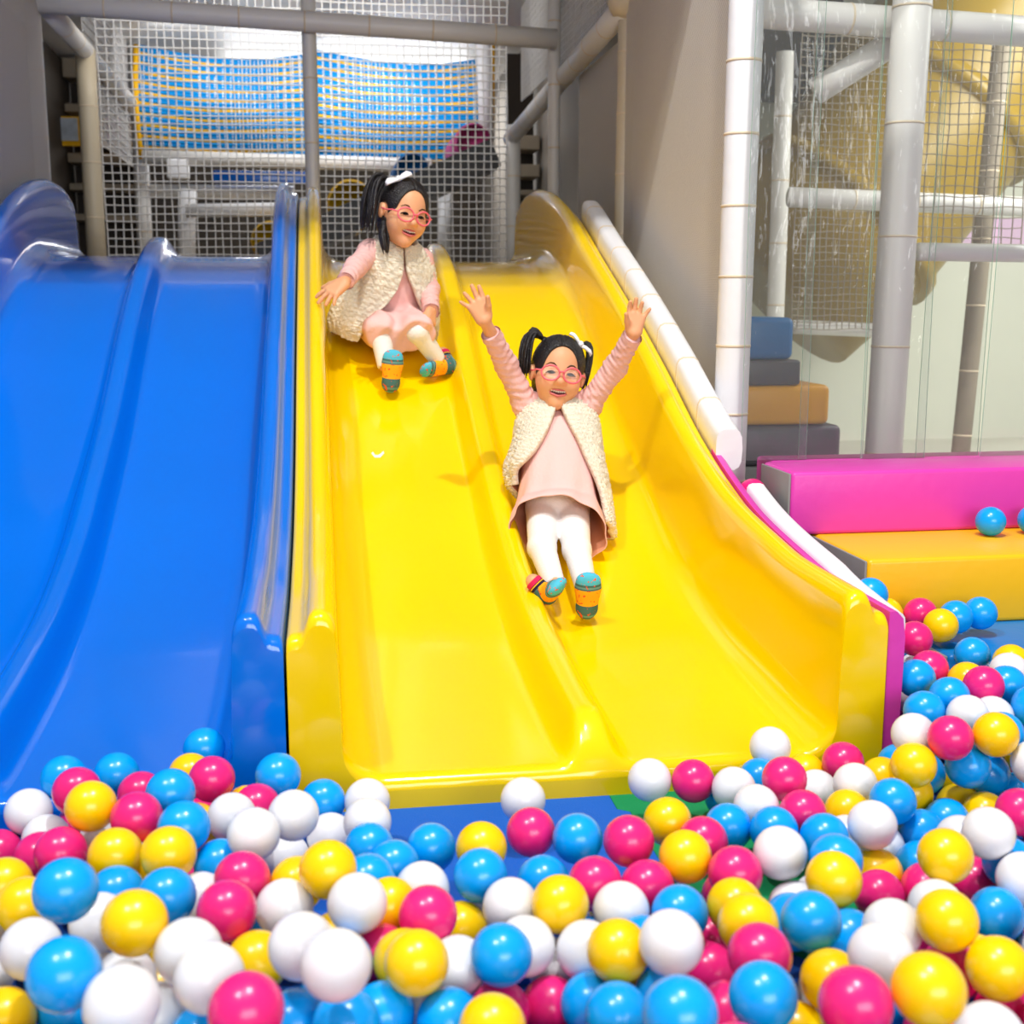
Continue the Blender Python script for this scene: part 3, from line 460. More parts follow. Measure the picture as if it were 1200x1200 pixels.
UNDER = """Y171,931,41 W1920,1680,41 W1656,1723,41 Y1780,2414,41 Y2204,2286,41 B1520,1444,41 B-22,1081,41 P2039,837,41 P1384,806,41 W-122,1481,41 P-1422,2062,41 P1378,1133,41 W1344,1399,42 P-242,1882,41 W1825,1563,41 W1839,1888,41 P1997,1289,42 Y1905,1779,41 B-65,1267,42 W694,873,42 W-669,1235,41 B-19,1510,42 B1437,1926,41 B1340,2629,42 W-850,1776,42 P1291,2565,41 B1270,1762,42 P-364,750,41 B567,1012,42 P1910,1438,42 W1180,1680,42 Y988,1228,42 B1903,2181,41 B98,1123,41 W2198,1887,41 Y2208,1082,43 Y-1287,1854,42 Y2063,1004,43 Y-1464,1440,43 B2115,1252,44 B78,918,42 Y1232,1092,43 W1555,2175,43 Y-440,1728,41 W-807,1162,43 W1031,1393,41 Y42,1200,43 Y-1422,1052,43 B-1278,1028,43 W-924,1963,41 Y1698,1880,43 P-1195,1045,42 P2022,1483,41 Y-568,1116,42 Y-234,905,41 W-1130,2104,44 W1536,1692,42 B-275,1147,41 W-1181,753,44 P-936,2077,42 Y-721,1976,44 P-168,1736,43 W2063,2012,44 W-969,971,43 Y-1317,1351,44 P-816,1694,44 P-1117,874,41 Y1755,1761,44 Y1781,1391,43 Y1494,1038,42 Y2140,2218,44 W2023,1899,44 Y-467,991,41 W1820,2012,44 W1350,1878,42 Y604,1109,42 B2147,767,44 Y440,969,42 P1110,1076,41 P1249,1208,41 B941,1329,44 B1951,1118,41 W576,931,41 P-521,910,43 W-1332,1482,42 B1545,1352,42 P-1076,2004,43 Y-1415,1614,44 W-753,1457,45 B370,1606,44 Y1669,2014,41 B-952,1403,44 P-967,1653,43 B1618,1539,42 B-961,1213,44 B1907,2013,41 W-683,876,45 B-166,1981,43 W-407,1885,42 B-34,825,44 W-668,2138,41 B1752,809,45 B1901,2262,45 P1836,2325,44 P1089,928,42 W1180,823,45 W1573,1066,44 W-164,1287,42 Y1822,2225,46 Y-394,1445,42 Y-199,797,46 B684,790,43 P926,1051,42 P1461,961,43 W1333,2302,43 P238,1129,43 P-111,910,46 P-288,1049,44 W526,1198,41 Y1838,1119,43 Y1959,761,45 Y1592,2095,46 P-834,768,41 B278,972,43 Y-997,877,43 P-875,927,46 Y-1195,845,42 B-530,1310,43 W-1013,1041,43 B-797,1295,44 W667,951,41 W-1462,928,43 B-849,1933,43 P1106,1358,44 W-1253,1171,42 W1699,2146,43 W1419,1683,42 Y-1155,1323,43 W1471,1807,43 P1588,922,45 Y-1288,789,41 W1140,1528,44 W-593,1575,43 P-448,2140,45 Y1429,2052,45 Y-638,1070,47 W1543,1967,46 P2112,2304,42 P789,1156,42 Y-613,834,46 W1948,1013,46 B-830,2065,41 Y-242,1573,45 W-1051,1296,46 W-869,1510,44 B1304,1645,45 Y1941,2379,47 W-1415,2159,46 B162,1196,41 P862,1195,45 B1435,2449,44 W-1243,1975,42 B1581,1276,45 Y-1052,1526,46 Y-597,1199,43 Y-687,786,47 P2041,2101,44 W-203,989,44 Y1635,2202,41 P-973,1567,42 P2186,1318,43 P366,752,46 B-1046,1753,45 W1739,1169,44 B-529,764,42 P2199,863,45 B1775,1639,44 Y781,946,45 Y1924,1600,43 P283,829,41 W407,863,44 Y-1215,2124,41 P2083,1767,46 P-613,1802,44 Y1833,957,48 P294,1191,41 Y222,1286,45 Y1317,2462,41 Y-1261,1569,46 W-1115,1684,48 P1267,911,45 P-1338,1658,44 Y1271,1524,46 Y-164,1597,48 P-266,2053,42 Y-1131,1812,44 Y-756,1881,47 Y-564,1894,48 P-325,972,47 B1236,1437,45 B688,1084,48 B1170,950,42 P-1421,1725,45 Y1675,1228,43 Y-1041,1430,44 Y201,1005,48 W2005,1636,46 Y-1009,751,48 W2107,1601,41 B-1249,1675,43 W-202,1485,47 W-565,995,47 Y1435,2137,44 W-302,1937,46 P-235,2144,41 P-283,1287,44 W1384,1270,42 Y1560,1769,47 P1386,2370,47 W1618,1391,42 B-732,1123,47 Y461,756,41 B-403,845,48 B1395,2248,42 B-650,1326,44 P1069,810,42 B-886,1333,46 P399,1275,41 W-1454,789,44 Y1385,928,45 Y2205,1429,46 P1717,997,47 B1374,1491,46 W747,1684,44 P-1360,1967,43 W1708,1431,41 B1539,844,43 Y407,1532,43 Y-74,1153,41 B484,1071,44 P974,753,44 P1356,1764,48 Y-480,1157,43 W-187,1071,43 B-435,1363,47 W1911,1208,42 W-991,1821,44 W2203,2050,42 Y-508,1472,41 B1304,2378,41 Y890,966,45 Y1508,1531,41 B2186,1807,47 P2062,754,46 W790,1927,43 Y1382,1051,48 P-854,1430,43 P2160,992,42 Y-932,1112,48 P-1464,1815,47 W1188,1599,45 P1791,1292,45 W-1166,1161,44 W82,1617,42 W-808,1048,44 Y-1015,1919,42 Y98,802,45 Y-610,1490,43 W2038,1163,45 Y1308,2219,42 Y777,766,44 P850,890,45 B1597,1897,41 P-327,1394,45 B-1213,1798,47 P2037,2466,42 B-221,1349,47 W1706,2267,46 B852,1089,41 B1541,1203,48 Y-571,1726,42 W608,754,43 P-1059,1160,46 B-304,1761,47 B1585,2384,45 P1437,1198,42 W2031,2368,47 P-803,2158,48 B1493,2304,44 P971,891,47 P-1018,2127,43 W-895,1592,45 B1742,1523,42 P-773,833,46 B-365,1282,42 W-1295,2039,43 P-1330,2137,43 W370,1128,46 B1303,1329,41 Y2002,2183,42 Y420,1686,46 P-34,968,43 P608,1715,44 P426,1196,45 Y-2,1680,42 P1757,1084,45 B-724,1611,41 P-674,2044,41 W-1160,1920,47 Y-398,1092,41 B1991,911,44 Y-1089,787,44 P-670,987,45 Y1382,1599,44 P-1364,753,43 W1107,1769,43 W1945,1935,41 W-347,1639,43 W238,1718,47 B-1360,1238,48 B123,1533,47 B1860,2455,41 B1987,1768,46 W1439,1359,46 P1860,2091,45 B-1364,1120,43 W1878,864,47 W-1247,1479,45 Y-482,1070,48 W-723,1769,48 P2140,1958,41 B1021,971,48 Y1679,2381,47 W1664,781,44 B2152,2450,47 W-348,2045,45 W2104,1494,48 P-1179,1537,44 P-855,847,45 B730,2085,46 Y1470,786,45 B625,1290,46 P1937,1356,48 P1269,2770,46 W2158,1682,47 W88,1455,46 P2101,1849,48 B-1202,1243,48 Y266,750,47 W-803,1569,42 Y-1381,910,47 Y1221,1315,42 B-1438,1354,41 B-924,1731,41 B55,1025,48 Y1019,1108,43 W-182,1198,41 Y686,1173,48 Y1878,761,42 B743,1412,43 P2209,1598,43 W-1088,998,41 Y1633,1821,46 P-922,1879,43 B1298,1008,46 Y1102,1212,43 Y1139,753,41 P2118,1123,44 P2105,928,47 B-1459,1132,45 Y-439,1229,41 P1643,1122,47 P857,1558,41 Y-237,1660,47 Y1782,2124,46 B-1301,889,42 P-1167,1430,48 W574,847,41 Y-115,1036,48 W-631,1672,47 W-346,1197,43 W1064,1285,41 W175,847,42 P1957,2098,44 Y2147,2121,44 P2087,1374,46 Y-1124,1602,47 B-1407,1899,48 W566,1446,47 P1344,2081,41 B-644,1886,43 Y1595,2286,46 Y1501,2087,48 B1626,1637,44 Y1980,2281,41 Y1624,2463,44 W-757,968,43 Y359,1044,42 W2189,1198,43 Y892,1474,44 W1627,1003,46 Y1945,2468,42 P-1162,2019,46 W1667,1326,43 B-1413,1510,47 P-1458,1271,47 Y1506,1614,48 Y-301,844,45 P-647,1412,44 Y1255,769,47 W1673,929,43 B1098,1446,44 W749,1241,42 B-721,1365,41 Y-1463,1965,42 P1237,1853,47 B-613,1967,42 W651,1429,43 B-1287,1754,48 W1822,1713,48 Y493,833,47 B4,1596,44 Y970,1929,45 P-1361,1794,47 P-924,806,47 B763,1048,48 Y898,797,78 Y-880,1024,77 W-729,1530,80 Y2114,848,76 Y-402,958,77 B1994,1404,81 W1475,890,80 B1177,1231,76 W304,1089,80 P-1373,1407,81 Y-118,804,76 B-747,2046,81 Y1319,2709,80 W-1199,946,77 W-264,759,81 W1858,1642,78 B1828,1469,79 P1804,862,82 B-1382,985,81 P347,922,80 B1580,764,80 B1472,1110,81 W2047,1558,81 Y-992,2025,76 Y-973,1490,77 P1869,1038,81 B185,752,78 W-890,2140,79 Y1747,2014,77 P-599,929,81 Y-564,1407,81 B2153,2363,83 Y1961,843,77 W1867,1329,76 W948,1165,79 P-609,758,80 W-961,1327,80 B2024,1074,79 W776,847,79 P1909,1528,81 B5,888,78 B1708,1592,78 Y1471,1293,82 Y1833,1206,80 P-1259,1395,77 Y1250,2649,78 W-1125,1242,79 W1109,1002,76 Y1350,1981,76 P2184,1511,82 Y1461,2217,76 P-747,1229,78 Y2209,1962,83 Y-883,1238,78 P1967,1851,81 Y-1115,1090,77 B1315,830,77 Y-1052,1635,78 W1818,1805,83 P887,1275,80 B-1278,1278,80 W-526,1239,82 B1511,1880,82 Y-1329,931,111 Y143,875,111 W-909,881,110 Y1638,2143,111 Y1194,1027,83 B1560,1607,112 B2020,2247,113 B1332,920,111 P-304,1193,111 P-604,1923,113 B-927,1806,113 W1925,1976,110 B1579,2227,110 B-1213,1123,113 Y-353,1092,111 Y2128,1186,112 Y533,1049,112 W-396,1193,112 Y-643,1567,111 P2059,1290,114 W1099,1170,112 Y-675,1114,111 Y937,990,113 P1719,1474,114 B1819,1924,111 B2127,1447,110 P-553,1527,112 P1236,1729,113 W-707,1840,114 Y1093,1311,111 W981,1071,113 P1635,2407,114 B-1081,1357,112 W973,808,115 W-1125,997,115 W-758,1373,112 P656,1126,113 B2129,1763,114 W117,1067,115 Y-545,864,115 W1417,1638,113 W831,1004,114 B264,904,115 Y1419,2282,115 P2073,1685,111 B660,884,115 P1674,1395,112 W-527,1092,116 W1458,1568,113 W1397,1881,114 B-776,891,112 W827,766,114 P-1016,961,117 B1275,2297,114 W-431,1024,116 Y337,1204,113 Y243,1205,116 P-1138,905,112 B1340,2125,116 P55,952,114 Y1626,1975,117 P1658,1530,114 W619,808,114 Y2140,1891,115 W-667,1727,116 P1558,1471,113 P-2,1242,114 P-114,1106,115 P-800,1490,115 B985,1288,110 Y-733,1675,110 Y-891,1430,116 Y1342,2409,116 P-849,1652,115 P1461,1735,112 P-671,1284,116 W1779,2464,116 W-488,1327,111 Y547,1164,115 P2005,1963,118 P1797,1572,117 Y1105,871,116 B1735,1931,114 P-1259,838,115 P2088,2078,116 P1980,2057,116 B1222,1649,112 B-1256,1002,116 B587,986,116 B-638,1997,116 Y445,1089,112 W1789,2301,114 B1260,2549,114 Y40,758,114 W1439,2006,112 P1453,2090,112 P967,1406,113 W491,954,110 P1597,1797,117 Y-1037,1226,117 P2075,2402,116 W1761,2203,117 Y685,1001,111 P2144,1349,112 W1752,1348,111 B1901,1803,118 W-243,1106,117 Y-877,1558,118 W-168,1239,114 B1224,890,117 B-568,1697,118 P86,1212,118 P1437,2377,112 B2191,2088,113 Y225,1066,115 P-347,906,112 P1546,2081,116 W2112,2181,110 P421,794,112 W1861,2416,111 P1307,753,110 Y-638,1005,118 Y1741,1841,118 B1749,1680,114 B1877,1414,114 Y-1298,1154,112 Y1759,2383,118 B1177,1130,111 P-85,1206,112 B-1098,1471,111 B-466,1444,110 B-526,964,111 W1260,2408,112 W1062,1078,113 P172,1154,114 W-869,1891,113 Y2210,1654,117 Y-232,1292,111 P-1417,834,112 Y2146,2012,114 W1290,1819,118 Y1978,1721,112 B-66,876,116 Y1659,2062,117 B-647,1193,114 P-290,1008,117 P1882,2327,117 W-648,1370,117 W-194,1031,115 W22,1134,115 B-544,1818,113 Y1959,1287,116 W2165,1270,113 B-848,803,117 P1625,1700,115 Y-792,1775,110 Y318,769,111 W1886,2136,117 P-792,1001,110 W-267,1482,116 W-45,785,117 B-545,1614,112 W-180,908,112 P1880,2218,110 B-755,1929,112 B1148,1481,110 Y1173,755,115 P-789,1105,111 B1669,2320,114 Y-655,1458,111 B-723,958,118 B-766,762,117 W-1131,810,113 Y1137,1615,111 W-1003,1149,115 P408,1011,116 B562,882,115 W1295,1592,116 W-956,1035,115 Y-465,822,116 B4,1047,115 W-872,1735,117 Y1184,2145,113 Y727,929,113 W-978,804,113 B2188,752,116 B-650,2088,113 Y-569,1331,114 W2123,1569,117 Y-1421,1107,112 P888,921,112 Y2027,1799,114 W2030,2167,118 W1350,2568,115 Y-1458,1034,116 P-1046,863,111 W1068,1391,112 B-841,1362,116 P1663,1892,117 P1543,2321,114 W1458,1485,112 B1744,2088,112 B-348,806,117 B889,1065,114 Y240,806,114 P1991,2442,111 P2207,1127,116 W806,1123,114 P534,786,113 B-79,989,114 Y1253,966,113 Y2164,2267,117 Y1313,2047,113 W1433,793,118 Y-342,1317,116 P1700,1767,116 P-873,1156,116 W-268,841,146 W1477,2455,116 P2204,1451,147 W-470,1190,146 B2186,2429,146 B467,885,146 B-642,848,148 P2024,1456,146 P1924,1900,147 W1964,2326,149 B1379,1956,149 B1343,2651,147 B1839,1856,150 B2076,2307,150 P1477,2163,148 W-1038,1076,146 W-144,770,150 P-1382,758,151 P1823,2003,147 B615,1069,152 Y1268,2741,151 Y164,989,146 B-1252,757,152 B-1089,752,150 Y-750,1283,151 Y725,826,150 B1992,1568,147 P-1341,827,148 Y160,802,149 W1823,1687,152 W-159,1165,150 W-719,1042,149 B1464,1838,148 B2199,1806,146 Y-601,1105,151 B1923,1651,145 P-884,947,150 W2184,2175,146 P-803,1197,149 P-405,755,149 P380,866,145 W-450,928,148 P327,993,150 W1345,2334,149 P1496,1956,146 Y1092,793,146 W-423,1269,146 B1027,873,149 B-869,1070,146 B-597,1250,152 Y-526,762,148 W-524,1392,150 B-238,955,152 Y53,834,150 Y747,1075,148 P427,1158,150 W-1220,909,151 P814,872,151 B2208,2339,180 B-303,1121,180 B-356,1030,182 P1534,2250,180 Y-140,969,181 P2019,1844,182 W301,868,184 B1427,2456,182 B1801,2409,186 P-736,850,181 B-923,787,183 P-1057,902,184 Y1471,2372,187 W-533,1045,185 Y-352,1190,183 P-429,839,187 P2166,2051,182 Y1677,2378,183 Y-680,917,181 B1715,2244,183 P-465,1115,181 W1740,2046,186 Y-22,958,186 P-798,925,188 B-798,1067,182 P1676,2141,186 B2190,1932,183 P2100,1837,181 W-149,876,182 W-81,1067,181 P2047,2446,185 P1861,2265,185 W1945,2411,184 P1573,2165,181 W1595,2445,182 W408,752,186 W2105,2210,188 Y2041,2016,187 Y-640,767,185 P612,863,184 W-949,990,187 Y-1197,821,182 Y1818,2092,181 W-275,759,184 B1740,2328,181 W1591,2330,187 W1991,2199,183 B1938,2053,185 Y-560,924,185 W-358,944,187 Y1870,2463,183 P-31,839,183 B-191,1094,185 W780,765,182 W496,764,187 Y-1011,756,180 P-838,760,184 B-1086,825,184 P291,787,188 W2078,1939,183 W-950,869,183 Y1675,2467,185 W2118,2379,182 P645,755,186 P1826,2185,187"""
RB = .04; HUE = dict(P='pink', B='blue', Y='yellow', W='white')
BM = dict(P=mat('pink_ball_plastic', srgb(236, 36, 124), .24, .5), B=mat('blue_ball_plastic', srgb(0, 162, 248), .24, .5), Y=mat('yellow_ball_plastic', srgb(255, 208, 0), .24, .5), W=mat('white_ball_plastic', srgb(232, 233, 238), .26, .5))
def sphere_mb(r, nu, nv, c=(0, 0, 0), mb=None, mi=0):
    mb = mb or MB(); vs = [(c[0], c[1], c[2]+r)]+[(c[0]+r*math.sin(math.pi*j/nv)*math.cos(2*math.pi*k/nu), c[1]+r*math.sin(math.pi*j/nv)*math.sin(2*math.pi*k/nu), c[2]+r*math.cos(math.pi*j/nv)) for j in range(1, nv) for k in range(nu)]+[(c[0], c[1], c[2]-r)]
    fs = [(0, 1+k, 1+(k+1) % nu) for k in range(nu)]+[(1+j*nu+k, 1+(j+1)*nu+k, 1+(j+1)*nu+(k+1) % nu, 1+j*nu+(k+1) % nu) for j in range(nv-2) for k in range(nu)]
    L = len(vs)-1; fs += [(L, 1+(nv-2)*nu+(k+1) % nu, 1+(nv-2)*nu+k) for k in range(nu)]
    return mb.add(vs, fs, mi)
def parse(s): return [(t[0], *[int(q)/1000 for q in t[1:].split(',')]) for t in s.split()]
def to_px(p):
    d = Vector(p)-C0; z = d.dot(FW); return 600+F*d.dot(RT)/z, 600-F*d.dot(UP)/z
BME = {}
for k in 'PBYW':
    BME[k] = sphere_mb(RB, 40, 20).mesh('pit_ball'); BME[k].materials.append(BM[k]); BME[k].polygons.foreach_set('use_smooth', [True]*len(BME[k].polygons))
def zone(x, y):
    if y < 660: return 'on the yellow foam block' if x > 900 else 'behind the white rail pad'
    if x > 1030 and y < 890: return 'beside the foam steps, ' + ('on or by the blue step' if y < 760 else 'upper part of that heap' if y < 830 else 'lower part of that heap')
    col = 'under the blue slide' if x < 170 else "below the blue slide's end wall" if x < 340 else 'below the left yellow lane' if x < 520 else "below the lane divider" if x < 720 else 'below the right yellow lane' if x < 900 else "below the yellow slide's right wall" if x < 1050 else 'below the foam steps'
    row = 'rearmost row' if y < 945 else 'second row' if y < 1005 else 'middle row' if y < 1070 else 'fourth row' if y < 1140 else 'bottom row'
    return col+', '+row
ORD = ['leftmost', 'second', 'third', 'fourth', 'fifth', 'sixth', 'seventh', 'eighth']
allb = parse(BALLS); buckets = {}
for i, (c, x, y, z) in enumerate(allb):
    px, py = to_px((x, y, z)); buckets.setdefault((c, zone(px, py)), []).append((px, i))
LAB = {}
for (c, zn), L in buckets.items():
    L.sort()
    for k, (_, i) in enumerate(L):
        LAB[i] = ('lone %s ball %s' % (HUE[c], zn)) if len(L) == 1 else ('%s %s ball %s%s' % (ORD[k], HUE[c], '' if k == 0 else 'from left ', zn))
rb = random.Random(3)
for i, (c, x, y, z) in enumerate(allb):
    o = bpy.data.objects.new('pit_ball', BME[c]); COL.objects.link(o); o.location = (x, y, z); o.rotation_euler = (rb.random()*6, rb.random()*6, 0)
    tag(o, LAB[i], 'ball', 'plastic balls in the pit')
mb = MB()
for c, x, y, z in parse(UNDER): sphere_mb(RB, 20, 10, (x, y, z), mb, 'PBYW'.index(c))
tag(mb.build('ball_layer', [BM[k] for k in 'PBYW']), 'lower layer of coloured pit balls showing between the upper ones', 'balls', kind='stuff')
# ================================================================== THE TWO GIRLS (smooth distance fields meshed by surface nets)
A3 = lambda p: np.array(p, dtype=np.float64)
def nrm(v): v = A3(v); return v/np.linalg.norm(v)
def smin(a, b, k):
    h = np.clip(.5+.5*(b-a)/k, 0, 1); return b*(1-h)+a*h-k*h*(1-h)
def smax(a, b, k): return -smin(-a, -b, k)
def cone(a, b, ra, rb=None):                     # capsule that tapers from ra to rb
    a = A3(a); b = A3(b); rb = ra if rb is None else rb; ab = b-a; L = float(ab@ab)
    def f(p):
        t = np.clip(((p-a)@ab)/L, 0, 1); return np.linalg.norm(p-a-t[:, None]*ab, axis=1)-(ra+(rb-ra)*t)
    return f
def ell(c, r, M3=None):
    c = A3(c); r = A3(r)
    def f(p):
        q = p-c
        if M3 is not None: q = q@M3
        k0 = np.linalg.norm(q/r, axis=1); k1 = np.linalg.norm(q/(r*r), axis=1); return k0*(k0-1)/np.maximum(k1, 1e-9)
    return f
def union(fs, k=.012):
    def f(p):
        d = fs[0](p)
        for g in fs[1:]: d = smin(d, g(p), k)
        return d
    return f
def nets(fn, lo, hi, h):                         # -> verts, quads
    lo = A3(lo); n = np.ceil((A3(hi)-lo)/h).astype(int)+1; B = 8
    nb = np.ceil(n/B).astype(int); n = nb*B
    D = np.empty(tuple(n), np.float32)
    I = np.stack(np.meshgrid(*[np.arange(k) for k in nb], indexing='ij'), -1).reshape(-1, 3)
    dc = fn(lo+(I*B+(B-1)/2)*h); near = np.abs(dc) < B*h*1.35+.004
    Dv = D.reshape(nb[0], B, nb[1], B, nb[2], B)
    Dv[:] = np.where(dc > 0, 1, -1).reshape(nb[0], 1, nb[1], 1, nb[2], 1)
    o = np.stack(np.meshgrid(*[np.arange(B)]*3, indexing='ij'), -1).reshape(-1, 3)
    act = I[near]
    for s in range(0, len(act), 400):
        a = act[s:s+400]; p = lo+((a*B)[:, None]+o[None])*h; d = fn(p.reshape(-1, 3)).reshape(len(a), B, B, B)
        Dv[a[:, 0], :, a[:, 1], :, a[:, 2], :] = d
    ins = D < 0; c = [slice(0, -1), slice(1, None)]
    cnt = sum(ins[c[i], c[j], c[k]].astype(np.int8) for i in (0, 1) for j in (0, 1) for k in (0, 1))
    cells = np.argwhere((cnt > 0) & (cnt < 8)); idx = -np.ones(tuple(n-1), np.int32); idx[tuple(cells.T)] = np.arange(len(cells))
    acc = np.zeros((len(cells), 3)); num = np.zeros(len(cells))
    cor = [(i, j, k) for i in (0, 1) for j in (0, 1) for k in (0, 1)]
    for ax in range(3):
        for c0 in cor:
            if c0[ax]: continue
            c1 = list(c0); c1[ax] = 1
            d0 = D[tuple((cells+c0).T)]; d1 = D[tuple((cells+c1).T)]; m = (d0 < 0) != (d1 < 0)
            t = np.where(m, d0/np.where(m, d0-d1, 1), 0); q = np.tile(A3(c0), (len(cells), 1)); q[:, ax] = t
            acc += q*m[:, None]; num += m
    V = lo+(cells+acc/num[:, None])*h; Q = []
    for ax in range(3):
        u, v = (ax+1) % 3, (ax+2) % 3
        s0 = [slice(1, -1)]*3; s1 = [slice(1, -1)]*3; s0[ax] = slice(0, -1); s1[ax] = slice(1, None)
        a = ins[tuple(s0)]; b = ins[tuple(s1)]
        e = np.argwhere(a != b); off = np.ones(3, int); off[ax] = 0; g = e+off
        flip = a[tuple(e.T)]
        def at_(du, dv): q = g.copy(); q[:, u] += du; q[:, v] += dv; return idx[tuple(q.T)]
        q = np.stack([at_(-1, -1), at_(0, -1), at_(0, 0), at_(-1, 0)], 1); q[~flip] = q[~flip][:, ::-1]; Q.append(q)
    return V, np.concatenate(Q)
def sdf_obj(name, fn, lo, hi, h, m, parent, world=None, relax=1):
    V, Q = nets(fn, lo, hi, h)
    for _ in range(relax):                      # light smoothing of the grid steps
        S = np.zeros_like(V); N = np.zeros(len(V))
        for i in range(4):
            a, b = Q[:, i], Q[:, (i+1) % 4]
            np.add.at(S, a, V[b]); np.add.at(N, a, 1)
        V = V*.5+.5*S/np.maximum(N, 1)[:, None]
    me = bpy.data.meshes.new(name); me.from_pydata(V.tolist(), [], Q.tolist()); me.update()
    o = link(name, me, m, parent)
    if world is not None:
        o.matrix_basis = world
    return o
def bounds(pts, r): P = np.array([list(p) for p in pts]); return P.min(0)-r, P.max(0)+r
def frame(f, u):                                # columns: left(x), forward(y), up(z)
    f = nrm(f); u = A3(u); u = nrm(u-f*(u@f)); l = np.cross(f, u); return np.stack([l, f, u], 1)
SKIN = mat('skin', srgb(226, 164, 120), .48, .4, sss=.12)
HAIR = mat('black_hair', srgb(22, 18, 20), .38, .5, bump=.5, bscale=220)
PINKS = mat('pink_jersey', srgb(232, 184, 178), .85, .15, bump=.25, bscale=120)
PINKD = mat('pale_pink_dress_cloth', srgb(238, 192, 186), .85, .15, bump=.2, bscale=90)
LINING = mat('peach_lining', srgb(222, 150, 118), .85, .15)
SHERPA = mat('cream_sherpa', srgb(246, 236, 214), .95, .1, noise=.05, nscale=60, bump=.7, bscale=240, sheen=.2)
TIGHTS = mat('white_ribbed_tights', srgb(240, 236, 234), .85, .15, bump=.2, bscale=140)
FRAMES = mat('pink_spectacle_frame', srgb(238, 104, 118), .3, .5)
EYEW = mat('eye_white', srgb(226, 214, 206), .25, .5); EYED = mat('dark_brown_iris', srgb(22, 14, 12), .5, .2)
LIP = mat('lip', srgb(206, 104, 100), .4, .4); MOUTH = mat('mouth_inside', srgb(92, 30, 32), .5, .3); TEETH = mat('teeth', srgb(240, 234, 220), .25, .5)
BROW = mat('eyebrow_hair', srgb(60, 40, 32), .7, .2); BOW = mat('white_ribbon', srgb(240, 240, 244), .6, .3, bump=.2, bscale=200)
def lens_mat():
    m = bpy.data.materials.new('spectacle_lens'); m.use_nodes = True; nt = m.node_tree; N = nt.nodes; N.remove(N['Principled BSDF'])
    tr = N.new('ShaderNodeBsdfTransparent'); g = N.new('ShaderNodeBsdfGlossy'); g.inputs['Roughness'].default_value = .02
    mx = N.new('ShaderNodeMixShader'); mx.inputs[0].default_value = .01; nt.links.new(tr.outputs[0], mx.inputs[1]); nt.links.new(g.outputs[0], mx.inputs[2]); nt.links.new(mx.outputs[0], N['Material Output'].inputs[0]); return m
LENS = lens_mat()
def sock_mat():
    m = bpy.data.materials.new('striped_grip_sock'); m.use_nodes = True; nt = m.node_tree; N = nt.nodes; b = N['Principled BSDF']; b.inputs['Roughness'].default_value = .9; b.inputs['Specular IOR Level'].default_value = .15
    tc = N.new('ShaderNodeTexCoord'); sp = N.new('ShaderNodeSeparateXYZ'); nt.links.new(tc.outputs['Object'], sp.inputs[0])
    def ramp(stops, src, lo, hi):
        mr = N.new('ShaderNodeMapRange'); mr.inputs[1].default_value = lo; mr.inputs[2].default_value = hi; nt.links.new(src, mr.inputs[0])
        r = N.new('ShaderNodeValToRGB'); r.color_ramp.interpolation = 'CONSTANT'; e = r.color_ramp.elements
        while len(e) < len(stops): e.new(.5)
        for q, (t, c) in zip(e, stops): q.position = t; q.color = (*c, 1)
        nt.links.new(mr.outputs[0], r.inputs[0]); return r.outputs[0]
    G = srgb(104, 150, 150); G2 = srgb(70, 110, 110); O = srgb(250, 172, 30); Bl = srgb(84, 186, 214); Rd = srgb(210, 40, 90); Dk = srgb(40, 36, 60)
    base = ramp([(0, G), (.07, G2), (.12, G), (.17, G2), (.36, O), (.68, G2), (.71, G), (.75, G2), (.79, Bl)], sp.outputs[1], -.03, .125)
    cuff = ramp([(0, Dk), (.3, srgb(240, 180, 40)), (.42, Dk), (.5, Rd)], sp.outputs[2], .058, .085)
    gt = N.new('ShaderNodeMath'); gt.operation = 'GREATER_THAN'; gt.inputs[1].default_value = .058; nt.links.new(sp.outputs[2], gt.inputs[0])
    nz = N.new('ShaderNodeTexNoise'); nz.inputs['Scale'].default_value = 90; nt.links.new(tc.outputs['Object'], nz.inputs['Vector'])
    g2 = N.new('ShaderNodeMath'); g2.operation = 'GREATER_THAN'; g2.inputs[1].default_value = .63; nt.links.new(nz.outputs['Fac'], g2.inputs[0])
    ms = N.new('ShaderNodeMix'); ms.data_type = 'RGBA'; ms.inputs[7].default_value = (*srgb(226, 90, 40), 1); nt.links.new(g2.outputs[0], ms.inputs[0]); nt.links.new(base, ms.inputs[6])
    mx = N.new('ShaderNodeMix'); mx.data_type = 'RGBA'; nt.links.new(gt.outputs[0], mx.inputs[0]); nt.links.new(ms.outputs[2], mx.inputs[6]); nt.links.new(cuff, mx.inputs[7]); nt.links.new(mx.outputs[2], b.inputs['Base Color']); return m
SOCK = sock_mat()

